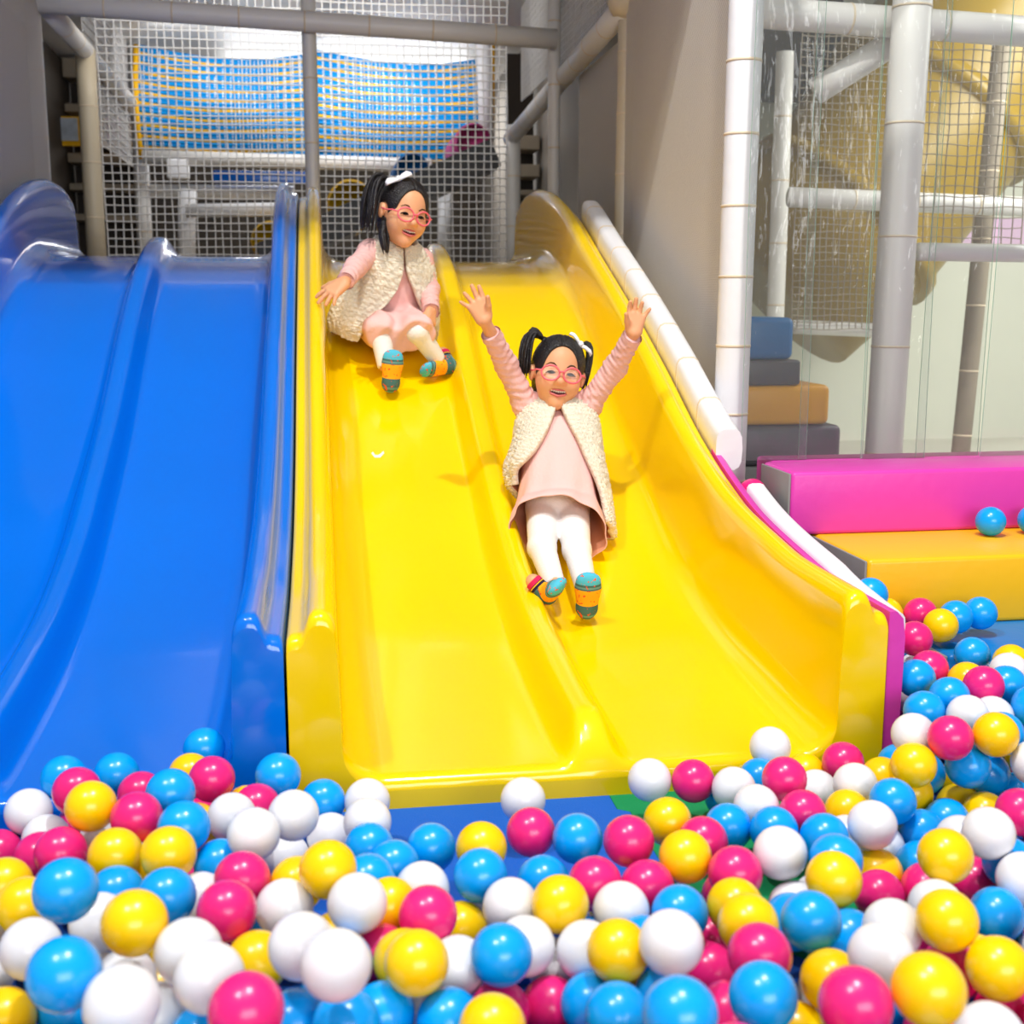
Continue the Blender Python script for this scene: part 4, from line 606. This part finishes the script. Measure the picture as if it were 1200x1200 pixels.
def hand_parts(wr, d, n, t, s, spread, curl, thumb):     # wrist, finger direction, palm normal, thumb side
    wr = A3(wr); d = nrm(d); n = nrm(A3(n)-d*(A3(n)@d)); t = nrm(A3(t)-d*(A3(t)@d)-n*(A3(t)@n)); fs = []
    for k, (off, L, r) in enumerate([(.021, .038, .0072), (.007, .043, .0075), (-.007, .039, .0070), (-.020, .031, .0062)]):
        kn = wr+d*(.055-.004*abs(k-1))*s+t*off*s
        fs.append(('p', cone(wr+t*off*.55*s+d*.006*s, kn, .0125*s, .0095*s)))
        a = spread[k]; dd = nrm(d*math.cos(a)+t*math.sin(a)); p = kn; c = 0
        for j, q in enumerate((.42, .32, .26)):
            c += curl[k]*(.7, 1.1, .8)[j]; v = nrm(dd*math.cos(c)+n*math.sin(c)); e = p+v*L*q*s*1.08
            fs.append((k, cone(p, e, r*s*(1-.07*j), r*s*(1-.07*(j+1))))); p = e
    b = wr+d*.014*s+t*.016*s; ta, tn = thumb
    v1 = nrm(d*math.cos(ta)+t*math.sin(ta)+n*tn); m1 = b+v1*.026*s; v2 = nrm(v1+d*.35+n*.15); fs.append(('t', cone(b, m1, .012*s, .0085*s))); fs.append(('t', cone(m1, m1+v2*.026*s, .0085*s, .0062*s)))
    palm = union([f for k, f in fs if k == 'p'], .010*s); fin = [union([f for k, f in fs if k == i], .003) for i in range(4)]+[union([f for k, f in fs if k == 't'], .004)]
    def f(p):
        dd = fin[0](p)
        for g in fin[1:]: dd = np.minimum(dd, g(p))
        return smin(palm(p), dd, .006)
    return f
HX = .92
def head_sdf(hs):                                       # head of height .2 in its own frame, scaled by hs
    base = union([ell((0, -.012, .022), (.073, .084, .078)), ell((0, .016, -.028), (.059, .060, .069)), ell((.033, .040, -.030), (.028, .027, .028)), ell((-.033, .040, -.030), (.028, .027, .028)),
                  ell((0, .046, -.084), (.020, .018, .016))], .02)
    nose = union([cone((0, .070, -.006), (0, .079, -.027), .005, .009), ell((0, .080, -.028), (.0125, .010, .009)), ell((.0115, .075, -.031), (.0075, .007, .006)), ell((-.0115, .075, -.031), (.0075, .007, .006))], .006)
    ears = [union([ell((s*.074, -.008, -.006), (.009, .016, .022)), ell((s*.078, -.012, .000), (.005, .014, .015))], .006) for s in (1, -1)]
    pits = [ell((s*.030, .088, -.005), (.022, .020, .011)) for s in (1, -1)]
    mouth = ell((0, .077, -.0560), (.0305, .023, .0092))
    lips = []
    def f(p):
        p = p/A3((hs*HX, hs, hs)); d = base(p); d = smin(d, nose(p), .007)
        for e in ears: d = smin(d, e(p), .004)
        for e in pits: d = smax(d, -e(p), .010)
        d = smax(d, -mouth(p), .003)
        for e in lips: d = smin(d, e(p), .004)
        return d*hs*HX
    return f
def loft(name, rings, m, parent, thick=.003, a0=0, a1=2*math.pi, n=72, noise=None, sub=6, closed=True):
    """rings: (center, X axis, Y axis, rx, ry, fold amplitude, opening a0, a1) interpolated smoothly"""
    K = len(rings); cols = [np.concatenate([A3(r[0]), A3(r[1]), A3(r[2]), A3([r[3], r[4], r[5], r[6] if len(r) > 6 else a0, r[7] if len(r) > 7 else a1])]) for r in rings]
    cols = np.array(cols); fi = [pchip(range(K), cols[:, j]) for j in range(cols.shape[1])]
    T = np.linspace(0, K-1, (K-1)*sub+1); vs = []
    for t in T:
        q = A3([g(t) for g in fi]); c, X, Y = q[:3], nrm(q[3:6]), nrm(q[6:9]); rx, ry, fo, s0, s1 = q[9:]
        for k in range(n+(0 if closed else 1)):
            a = s0+(s1-s0)*k/n; rr = 1+fo*math.sin(a*7+1)+fo*.6*math.sin(a*11+t)
            vs.append(c+X*rx*rr*math.sin(a)+Y*ry*rr*math.cos(a))
    V = np.array(vs); W = n if closed else n+1; R_ = len(T)
    g = V.reshape(R_, W, 3); du = np.roll(g, -1, 1)-np.roll(g, 1, 1)
    if not closed: du[:, 0] = g[:, 1]-g[:, 0]; du[:, -1] = g[:, -1]-g[:, -2]
    dv = np.gradient(g, axis=0); N = np.cross(du, dv); N /= np.linalg.norm(N, axis=2, keepdims=True)+1e-9
    cen = g.mean(1, keepdims=True)
    if ((g-cen)*N).sum() < 0: N = -N; flipped = True
    else: flipped = False
    if noise: 
        out = g+N*(thick+noise(g.reshape(-1, 3)).reshape(R_, W, 1))
    else: out = g+N*thick
    allv = np.concatenate([g.reshape(-1, 3), out.reshape(-1, 3)]); o = R_*W; fs = []; mi = []
    M_ = W if closed else W-1
    for i in range(R_-1):
        for k in range(M_):
            k2 = (k+1) % W; a, b, c, d = i*W+k, i*W+k2, (i+1)*W+k2, (i+1)*W+k
            fs += [(a, d, c, b), (a+o, b+o, c+o, d+o)]; mi += [1, 0]
    for k in range(M_):
        k2 = (k+1) % W; e = (R_-1)*W; fs += [(e+k, e+k+o, e+k2+o, e+k2), (k, k2, k2+o, k+o)]; mi += [0, 0]
    if not closed:
        for i in range(R_-1):
            for k, fl in ((0, 0), (W-1, 1)):
                q = (i*W+k, i*W+k+o, (i+1)*W+k+o, (i+1)*W+k); fs.append(q[::-1] if fl else q); mi.append(0)
    if flipped: fs = [f[::-1] for f in fs]
    me = bpy.data.meshes.new(name); me.from_pydata(allv.tolist(), [], fs); me.polygons.foreach_set('material_index', mi); me.update()
    return link(name, me, m, parent)
def curls(p, a=.0042, s=1.0):
    rs = np.random.RandomState(5); d = np.zeros(len(p))
    for k in range(10):
        q = rs.normal(size=3); q = q/np.linalg.norm(q)*(420+rs.rand()*520)*s; d += np.sin(p@q+rs.rand()*6)
    return a*np.tanh(d*.7)+a*.3

def girl(tagline, g):
    S = g['S']; up = nrm(g['neck']-g['hipc']); left = nrm(g['shL']-g['shR']); fwd = nrm(np.cross(left, up))*-1
    if fwd@A3(-FW) < 0: fwd = -fwd
    root = empty('person', tuple(g['seat']), tagline, 'person')
    HC = A3(g['head']); HM = frame(g['face'], g['headup']); hs = g['hs']
    H = head_sdf(hs)
    inh = lambda p: (p-HC)@HM
    hipc, neck = g['hipc'], g['neck']; chest = hipc+(neck-hipc)*.68
    tb = np.stack([left, fwd, up], 1)
    torso = [ell(hipc, (.088*S, .072*S, .075*S), tb), ell(hipc+(neck-hipc)*.35, (.080*S, .068*S, .10*S), tb), ell(chest, (.088*S, .066*S, .10*S), tb), cone(g['shL'], g['shR'], .036*S), cone(chest, neck+up*.01, .06*S, .03*S)]
    nk = cone(neck-up*.01, HC-HM[:, 2]*.05*hs-HM[:, 1]*.015*hs, .031*S, .033*S)
    limbs = []
    for s in 'LR':
        limbs += [cone(g['sh'+s], g['el'+s], .030*S, .024*S), cone(g['el'+s], g['wr'+s], .024*S, .0165*S), cone(g['hip'+s], g['kn'+s], .046*S, .033*S), cone(g['kn'+s], g['an'+s], .032*S, .023*S)]
    feet = {}
    for s in 'LR':
        FM = frame(g['toe'+s]-g['heel'+s], g['ftup'+s]); fs_ = g['fs'+s]
        w = Matrix([list(FM[i])+[g['heel'+s][i]] for i in range(3)]+[[0, 0, 0, 1]])
        def foot(k, FM=FM, o=g['heel'+s], fs_=fs_):
            parts = union([ell((0, .004, .024), (.025+k, .030+k, .026+k)), cone((0, .01, .028), (0, .07, .022), .0285+k, .022+k), ell((0, .045, .018), (.031+k, .04+k, .018+k)), ell((.0, .076, .018), (.037+k, .036+k, .0190+k)), ell((0, .102, .016), (.032+k, .022+k, .015+k)), cone((0, .004, .03), (0, .002, .084), .025+k, .026+k)], .014)
            return parts
        feet[s] = (FM, w, foot, fs_)
    hands = [hand_parts(*g['hand'+s]) for s in 'LR']
    bodyl = union(torso+limbs, .02*S)
    def body(p):
        d = smin(bodyl(p), nk(p), .015); d = smin(d, H(inh(p)), .008)
        for h in hands: d = smin(d, h(p), .007)
        for s in 'LR':
            FM, w, ft, fs_ = feet[s]; d = smin(d, ft(-.004)((p-g['heel'+s])@FM/fs_)*fs_, .012)
        return d
    allp = [g[k+s] for k in ('sh', 'el', 'wr', 'hip', 'kn', 'an', 'toe', 'heel') for s in 'LR']+[HC+HM[:, 2]*.1*hs, HC-HM[:, 2]*.1*hs]+[A3(g['hand'+s][0])+nrm(g['hand'+s][1])*.1*S for s in 'LR']
    lo, hi = bounds(allp, .10)
    sdf_obj('body', body, lo, hi, .0026, SKIN, root)
    # ---- tights and socks
    tl = union([cone(g['hip'+s], g['kn'+s], .051*S, .038*S) for s in 'LR']+[cone(g['kn'+s], g['an'+s], .0375*S, .0275*S) for s in 'LR']+[ell(hipc, (.092*S, .076*S, .08*S), tb)], .015)
    lo, hi = bounds([g[k+s] for k in ('hip', 'kn', 'an') for s in 'LR']+[hipc], .1*S)
    def tights(p):
        d = tl(p)
        for s in 'LR': 
            v = nrm(g['an'+s]-g['kn'+s]); d = np.maximum(d, np.where(np.linalg.norm(p-g['an'+s], axis=1) < .1, (p-g['an'+s])@v-.008, -1))
        return d
    sdf_obj('tights', tights, lo, hi, .0034, TIGHTS, root)
    for s in 'LR':
        FM, w, ft, fs_ = feet[s]; f0 = ft(0)
        def sock(p): return np.maximum(f0(p), p[:, 2]-.086)
        sdf_obj('sock', sock, (-.05, -.05, -.01), (.05, .14, .1), .0026, SOCK, root, world=Matrix.Translation(Vector(g['heel'+s])) @ w.to_3x3().to_4x4() @ Matrix.Scale(fs_, 4))
    # ---- pink long sleeved top
    sl = []
    for s in 'LR': sl += [cone(g['sh'+s], g['el'+s], .037*S, .032*S), cone(g['el'+s], g['wr'+s], .032*S, .027*S)]
    tp = union(sl+[ell(hipc+(neck-hipc)*.35, (.086*S, .074*S, .10*S), tb), ell(chest, (.094*S, .072*S, .10*S), tb), cone(g['shL'], g['shR'], .042*S), cone(chest, neck, .062*S, .040*S)], .02)
    def top(p):
        d = tp(p)
        for s in 'LR':
            v = nrm(g['wr'+s]-g['el'+s]); rel = p-g['wr'+s]; ax = rel@v; near = np.linalg.norm(rel-ax[:, None]*v, axis=1)
            d = np.where(near < .06, np.maximum(d, ax+g.get('bare'+s, .012)*S), d)
            sleeve = np.minimum(cone(g['sh'+s], g['el'+s], .05)(p), cone(g['el'+s], g['wr'+s], .05)(p)) < .02
            L = (p-g['sh'+s])@nrm(g['wr'+s]-g['sh'+s]); d = d-np.where(sleeve, .0016*np.sin(L*150+np.sin(p[:, 0]*75)*2.2+np.sin(p[:, 2]*55)*2)+.0012*np.sin(L*330+p[:, 0]*140), 0)
        return d
    lo, hi = bounds([g[k+s] for k in ('sh', 'el', 'wr') for s in 'LR']+[hipc, neck], .09)
    sdf_obj('shirt', top, lo, hi, .0034, PINKS, root)
    # cuffs: thin rims at the sleeve ends
    for s in 'LR':
        v = nrm(g['wr'+s]-g['el'+s]); c = A3(g['wr'+s])-v*(g.get('bare'+s, .012)+.004)*S
        rim = MB(); rim.tube([c-v*.008*S, c+v*.006*S], .0295*S, 24, cap=False); rim.tube([c+v*.006*S, c-v*.006*S], .0262*S, 24, cap=False)
        rim.build('cuff', PINKS, root)
    # ---- dress and vest
    if callable(g['dress']): loft('dress', g['dress'](left, fwd, up), [PINKD, LINING], root, .003, n=96, sub=8)
    else:                                   # skirt drawn over both thighs down to the knees
        kn = [g['hip'+s]+(g['kn'+s]-g['hip'+s])*1.02 for s in 'LR']; mid = (kn[0]+kn[1])/2-np.array([0, 0, .035])
        du = union([cone(g['hip'+s], k, .074*S, .058*S) for s, k in zip('LR', kn)]+[cone(hipc-up*.01, mid, .07*S, .045*S), ell(hipc, (.118*S, .10*S, .085*S), tb), ell(hipc+(neck-hipc)*.35, (.100*S, .084*S, .11*S), tb), ell(chest, (.098*S, .078*S, .10*S), tb)], .028)
        kd = nrm((kn[0]+kn[1])/2-hipc)
        def dress(p):
            d = du(p); cut = (p-(kn[0]+kn[1])/2)@nrm(kd-np.array([0, 0, .55]))-.030
            d = smax(d, cut, .006); d = np.maximum(d, (p-neck)@up+.02)
            x = (p-hipc)@left; return d-.0035*np.sin(x*95+np.sin(p[:, 2]*40)*1.4)*np.clip(((p-hipc)@kd)/.1, 0, 1)
        lo, hi = bounds([hipc, neck]+kn, .15)
        sdf_obj('dress', dress, lo, hi, .0034, PINKD, root)
    loft('vest', g['vest'](left, fwd, up), [SHERPA, LINING], root, .016*S, n=210, sub=18, noise=lambda p: curls(p, .0034), closed=False)
    # ---- hair
    hm = Matrix([list(HM[i])+[HC[i]] for i in range(3)]+[[0, 0, 0, 1]]) @ Matrix.Diagonal((hs*HX, hs, hs, 1))
    cap = union([ell((0, -.013, .024), (.0795, .0905, .0835)), ell((0, -.045, -.03), (.066, .05, .06))], .02)
    face = ell((0, .098, -.026), (.0665, .083, .106)); earc = [ell((s*.085, .002, -.008), (.025, .026, .030)) for s in (1, -1)]
    def hair(p):
        part = np.abs(p[:, 0]-.006*np.sin(p[:, 1]*40)); d = cap(p)+np.where((p[:, 2] > .05), .0035*np.exp(-(part/.0022)**2), 0)
        d = d-.0009*np.sin(np.arctan2(p[:, 0], p[:, 2]-.01)*70+p[:, 1]*60)
        d = smax(d, -face(p), .006)
        for e in earc: d = smax(d, -e(p), .004)
        return d
    sdf_obj('hair', hair, (-.1, -.12, -.1), (.1, .1, .125), .0024, HAIR, root, world=hm)
    rnd = random.Random(g['seed'])
    for tie, mid, end, nst, spread_ in g['tails']:
        mb = MB(); tie, mid, end = A3(tie), A3(mid), A3(end)
        for i in range(nst):
            j = A3([rnd.gauss(0, 1) for _ in range(3)]); e = end+j*spread_; c = mid+j*spread_*.8+A3([rnd.gauss(0, .004) for _ in range(3)]); pts = []
            for q in range(9):
                t = q/8; b = tie*(1-t)**2+2*t*(1-t)*(c*1.0+(c-(tie+e)/2)*.6)+t*t*e; pts.append(b)
            r0 = .0046+rnd.random()*.002; mb.tube(pts, [r0*(.75, 1, 1, 1, 1, .95, .85, .6, .2)[q] for q in range(9)], 6)
        mb.tube([tie-(mid-tie)*.06, tie+(mid-tie)*.10], .011, 12)
        o = mb.build('ponytail', HAIR, root); o.matrix_basis = hm
    bw = MB()
    a, b, wd = g['bow']; a = A3(a); b = A3(b); d = nrm(b-a); out = nrm((a+b)/2-A3((0, -.02, .0)))
    for sgn, LL in ((-1, 1), (1, 1)):
        c = (a+b)/2; e = c+d*sgn*np.linalg.norm(b-a)/2; side = nrm(np.cross(d, out))
        pts = [(c, .006), (c+(e-c)*.35+out*.006, wd*.8), (c+(e-c)*.75+out*.008, wd), (e+out*.003, wd*.55)]
        vs = []
        for q, ww in pts:
            for k in range(8):
                t = 2*math.pi*k/8; vs.append(q+side*ww*math.cos(t)+out*.0055*math.sin(t))
        bw.add(vs, [(i*8+k, i*8+(k+1) % 8, (i+1)*8+(k+1) % 8, (i+1)*8+k) for i in range(3) for k in range(8)]+[tuple(range(7, -1, -1)), tuple(24+k for k in range(8))])
    sphere_mb(.009, 12, 8, tuple((a+b)/2+out*.004), bw)
    o = bw.build('hair_bow', BOW, root); o['label'] = 'white hair bow'; o.matrix_basis = hm
    # ---- face details
    def put(mb, name, m): o = mb.build(name, m, root); o.matrix_basis = hm; return o
    def esph(c, r, rot=0, mb=None):
        mb2 = MB(); sphere_mb(1, 20, 12, mb=mb2); mb = mb or MB(); ca, sa = math.cos(rot), math.sin(rot)
        return mb.add([(c[0]+x*r[0]*ca-z*r[2]*sa, c[1]+y*r[1], c[2]+x*r[0]*sa+z*r[2]*ca) for x, y, z in mb2.v], mb2.f)
    for s in (1, -1):
        put(esph((s*.0295, .0650, -.0070), (.0120, .0046, .0024), s*.10), 'eye', EYEW)
        put(esph((s*.0285, .0678, -.0068), (.0088, .0036, .0031)), 'iris', EYED)
        mb = MB(); mb.tube([(s*.0150, .0680, -.0085), (s*.0215, .0715, -.0042), (s*.0290, .0716, -.0030), (s*.0370, .0682, -.0048), (s*.0440, .0620, -.0092)], [.0010, .0021, .0024, .0021, .001], 8); put(mb, 'eyelash', EYED)
        mb = MB(); mb.tube([(s*.015, .0728, .011), (s*.024, .0740, .0175), (s*.034, .0700, .0185), (s*.045, .0610, .0130)], [.0014, .0021, .0019, .0008], 8); put(mb, 'eyebrow', BROW)
    put(esph((0, .0575, -.0560), (.0310, .0060, .0105)), 'mouth', MOUTH)
    mb = MB()
    for k in range(-3, 4): esph((k*.0062, .0675-abs(k)*.0013, -.0530+abs(k)*.0008), (.0032, .0022, .0040), 0, mb)
    put(mb, 'teeth', TEETH)
    mb = MB(); mb.tube([(-.0335, .0570, -.0462), (-.0160, .0680, -.0492), (0, .0715, -.0500), (.0160, .0680, -.0492), (.0335, .0570, -.0462)], [.0013, .0022, .0023, .0022, .0013], 8)
    mb.tube([(-.0335, .0570, -.0462), (-.0200, .0645, -.0608), (0, .0705, -.0660), (.0200, .0645, -.0608), (.0335, .0570, -.0462)], [.0013, .0028, .0036, .0028, .0013], 8); put(mb, 'lips', LIP)
    gl = MB()
    for s in (1, -1):
        ring = [(s*.0315+.0255*math.cos(t), .086-.010*abs(math.cos(t)*.5+s*.5)**2*(1 if math.cos(t)*s > 0 else .2), .001+.0195*math.sin(t)) for t in [2*math.pi*k/28 for k in range(29)]]
        gl.tube(ring, .0027, 8, cap=False); gl.tube([(s*.056, .078, .005), (s*.070, .062, .007), (s*.077, .030, .006), (s*.081, -.008, .006), (s*.078, -.022, -.006)], .0024, 8)
    gl.tube([(-.0075, .0885, .005), (0, .0905, .007), (.0075, .0885, .005)], .0027, 8)
    gl.v = [(x, y, z-.010*min(1, max(0, y+.03)/.05)) for x, y, z in gl.v]; fr = put(gl, 'glasses', FRAMES); fr['label'] = 'round pink spectacles'
    for s in (1, -1):
        mb = MB(); n = 24; vs = [(s*.0315+.0245*math.cos(2*math.pi*k/n), .0845-.004*max(0, s*math.cos(2*math.pi*k/n)), .001-.010+.0185*math.sin(2*math.pi*k/n)) for k in range(n)]
        mb.add(vs+[(x, y+.001, z) for x, y, z in vs], [tuple(range(n)), tuple(range(2*n-1, n-1, -1))]+[(k, n+k, n+(k+1) % n, (k+1) % n) for k in range(n)])
        o = mb.build('lens', LENS, fr, smooth=False); o.matrix_parent_inverse = Matrix()
    return root
W_ = lambda x, y, d: A3(atD(x, y, d))
VW = A3(FW); RG = A3(RT); UPV = A3(UP)
# ------------------------------------------------------------------ girl sliding with raised arms
g = dict(S=1.03, hs=1.13, seed=2, seat=W_(652, 622, 3.66), hipc=W_(653, 590, 3.62), neck=W_(653, 484, 3.74), head=W_(653.5, 438, 3.70), face=-VW+RG*.10-UPV*.02, headup=UPV+RG*.14,
    shL=W_(688, 476, 3.73), shR=W_(617, 476, 3.73), elL=W_(721, 430, 3.66), elR=W_(593, 427, 3.66), wrL=W_(743, 391, 3.56), wrR=W_(568, 376, 3.53), bareR=.05,
    hipL=W_(670, 600, 3.60), hipR=W_(637, 600, 3.60), knL=W_(676, 645, 3.42), knR=W_(635, 642, 3.42), anL=W_(687, 690, 3.22), anR=W_(650, 686, 3.20),
    heelL=W_(688, 720, 3.165), toeL=W_(690, 682, 3.12), ftupL=VW, fsL=.94, heelR=W_(648, 705, 3.165), toeR=W_(663, 685, 3.05), ftupR=VW-RG*.9+UPV*.3, fsR=.88)
g['handR'] = (g['wrR'], UPV*.93-RG*.42-VW*.05, -VW-RG*.1, RG+UPV*.4, 1.05, [.10, .02, -.30, -.62], [.12, .10, .10, .12], (.55, .7))
g['handL'] = (g['wrL'], UPV*.97+RG*.10-VW*.1, -VW+RG*.05, -RG, 1.0, [.04, -.02, -.14, -.55], [.22, .16, .2, .12], (.5, .8))
def dress2(L, Fd, U):
    h, n = g['hipc'], g['neck']; leg = nrm((g['knL']+g['knR'])/2-h)
    return [(h+(n-h)*.93, L, Fd, .066, .058, 0), (h+(n-h)*.72, L, Fd, .098, .080, .0), (h+(n-h)*.45, L, Fd, .102, .088, .012), (h+(n-h)*.18+Fd*.006, L, Fd, .110, .096, .02), (h+Fd*.008-U*.015, L, nrm(Fd+U*.12), .122, .104, .025),
            (h+leg*.07+Fd*.004, L-U*.05, nrm(Fd+U*.35), .130, .104, .025), (h+leg*.145, L-U*.12, nrm(Fd+U*.95), .138, .108, .025)]
def vest2(L, Fd, U):
    h, n = g['hipc'], g['neck']; T = 2*math.pi
    return [(n+U*.034-Fd*.004, L, Fd, .050, .046, 0, .02, T-.02), (n+U*.004, L, Fd, .086, .066, 0, .03, T-.03), (n-U*.03, L, Fd, .110, .082, 0, .08, T-.06), (h+(n-h)*.68, L, Fd, .118, .090, .0, .30, T-.22), (h+(n-h)*.47-L*.002, L-U*.1, Fd, .130, .096, .015, .58, T-.42),
            (h+(n-h)*.26, L-U*.25, Fd, .146, .102, .02, .78, T-.68), (h+(n-h)*.08+L*.008, L-U*.42, Fd, .156, .104, .03, .92, T-1.0), (h-U*.02+L*.014, L-U*.55, nrm(Fd+U*.05), .160, .096, .035, 1.0, T-1.3)]
g['dress'] = dress2; g['vest'] = vest2
g['tails'] = [((.052, -.012, .084), (.100, -.012, .104), (.094, -.01, -.018), 18, .0075), ((-.056, -.018, .080), (-.090, -.02, .094), (-.084, -.012, -.022), 13, .006)]
g['bow'] = ((-.014, .024, .106), (-.086, .016, .058), .009)
girl('person in pink glasses and cream fleece vest sliding down with both arms raised', g)
# ------------------------------------------------------------------ girl sitting higher up, hand on the slide's side
g1 = dict(S=1.08, hs=1.17, seed=4, seat=W_(458, 402, 4.55), hipc=W_(461, 378, 4.50), neck=W_(466, 297, 4.38), head=W_(473, 250, 4.28), face=-VW*.85+RG*.50-UPV*.22, headup=UPV+RG*.20-VW*.12,
    shL=W_(493, 306, 4.42), shR=W_(434, 296, 4.34), elL=W_(503, 340, 4.42), elR=W_(416, 314, 4.22), wrL=W_(505, 364, 4.30), bareL=-.004, wrR=W_(404, 331, 4.12),
    hipL=W_(479, 384, 4.47), hipR=W_(448, 384, 4.47), knL=W_(489, 388, 4.28), knR=W_(446, 388, 4.28), anL=W_(512, 420, 4.36), anR=W_(452, 428, 4.265),
    heelL=W_(530, 435, 4.375), toeL=W_(496, 438, 4.31), ftupL=UPV+VW*.75, fsL=1.0, heelR=W_(458, 453, 4.215), toeR=W_(461, 416, 4.18), ftupR=VW-RG*.15, fsR=1.02)
g1['handR'] = (g1['wrR'], -RG*.72-UPV*.60-VW*.25, -UPV*.6+VW*.75, -UPV*.3+RG*.2-RG*.9+UPV*1.1, 1.12, [.20, -.05, -.32, -.62], [.15, .12, .12, .12], (.75, .2))
g1['handL'] = (g1['wrL'], -UPV*.8-VW*.5, VW*.4-RG*.9-UPV*.2, -VW-RG*.2+UPV*.4, 1.0, [.02, 0, -.03, -.06], [1.0, 1.05, 1.1, 1.1], (.3, .5))
def vest1(L, Fd, U):
    h, n = g1['hipc'], g1['neck']; T = 2*math.pi
    return [(n+U*.040, L, Fd, .056, .052, 0, .06, T-.06), (n+U*.008, L, Fd, .094, .072, 0, .04, T-.04), (n-U*.03, L, Fd, .122, .090, 0, .05, T-.05), (h+(n-h)*.66, L, Fd, .136, .106, .0, .22, T-.16), (h+(n-h)*.42-L*.008, L, Fd, .156, .120, .015, .46, T-.30),
            (h+(n-h)*.18-L*.024, L, Fd, .178, .138, .02, .85, T-.50), (h-U*.02-L*.036, L, nrm(Fd+U*.1), .186, .155, .03, 1.25, T-.62), (h-U*.06-L*.040, L, nrm(Fd+U*.1), .176, .150, .03, 1.45, T-.72)]
g1['dress'] = None; g1['vest'] = vest1
g1['tails'] = [((.058, -.02, .076), (.112, -.03, .080), (.108, -.02, -.070), 30, .012), ((-.058, -.03, .078), (-.078, -.05, .05), (-.06, -.05, -.05), 8, .006), ((.062, .004, -.03), (.066, .012, -.075), (.047, .024, -.125), 10, .005)]
g1['bow'] = ((.086, .014, .066), (.012, .026, .112), .017)
girl('person in pink glasses and cream fleece vest sitting at the top of the slide', g1)
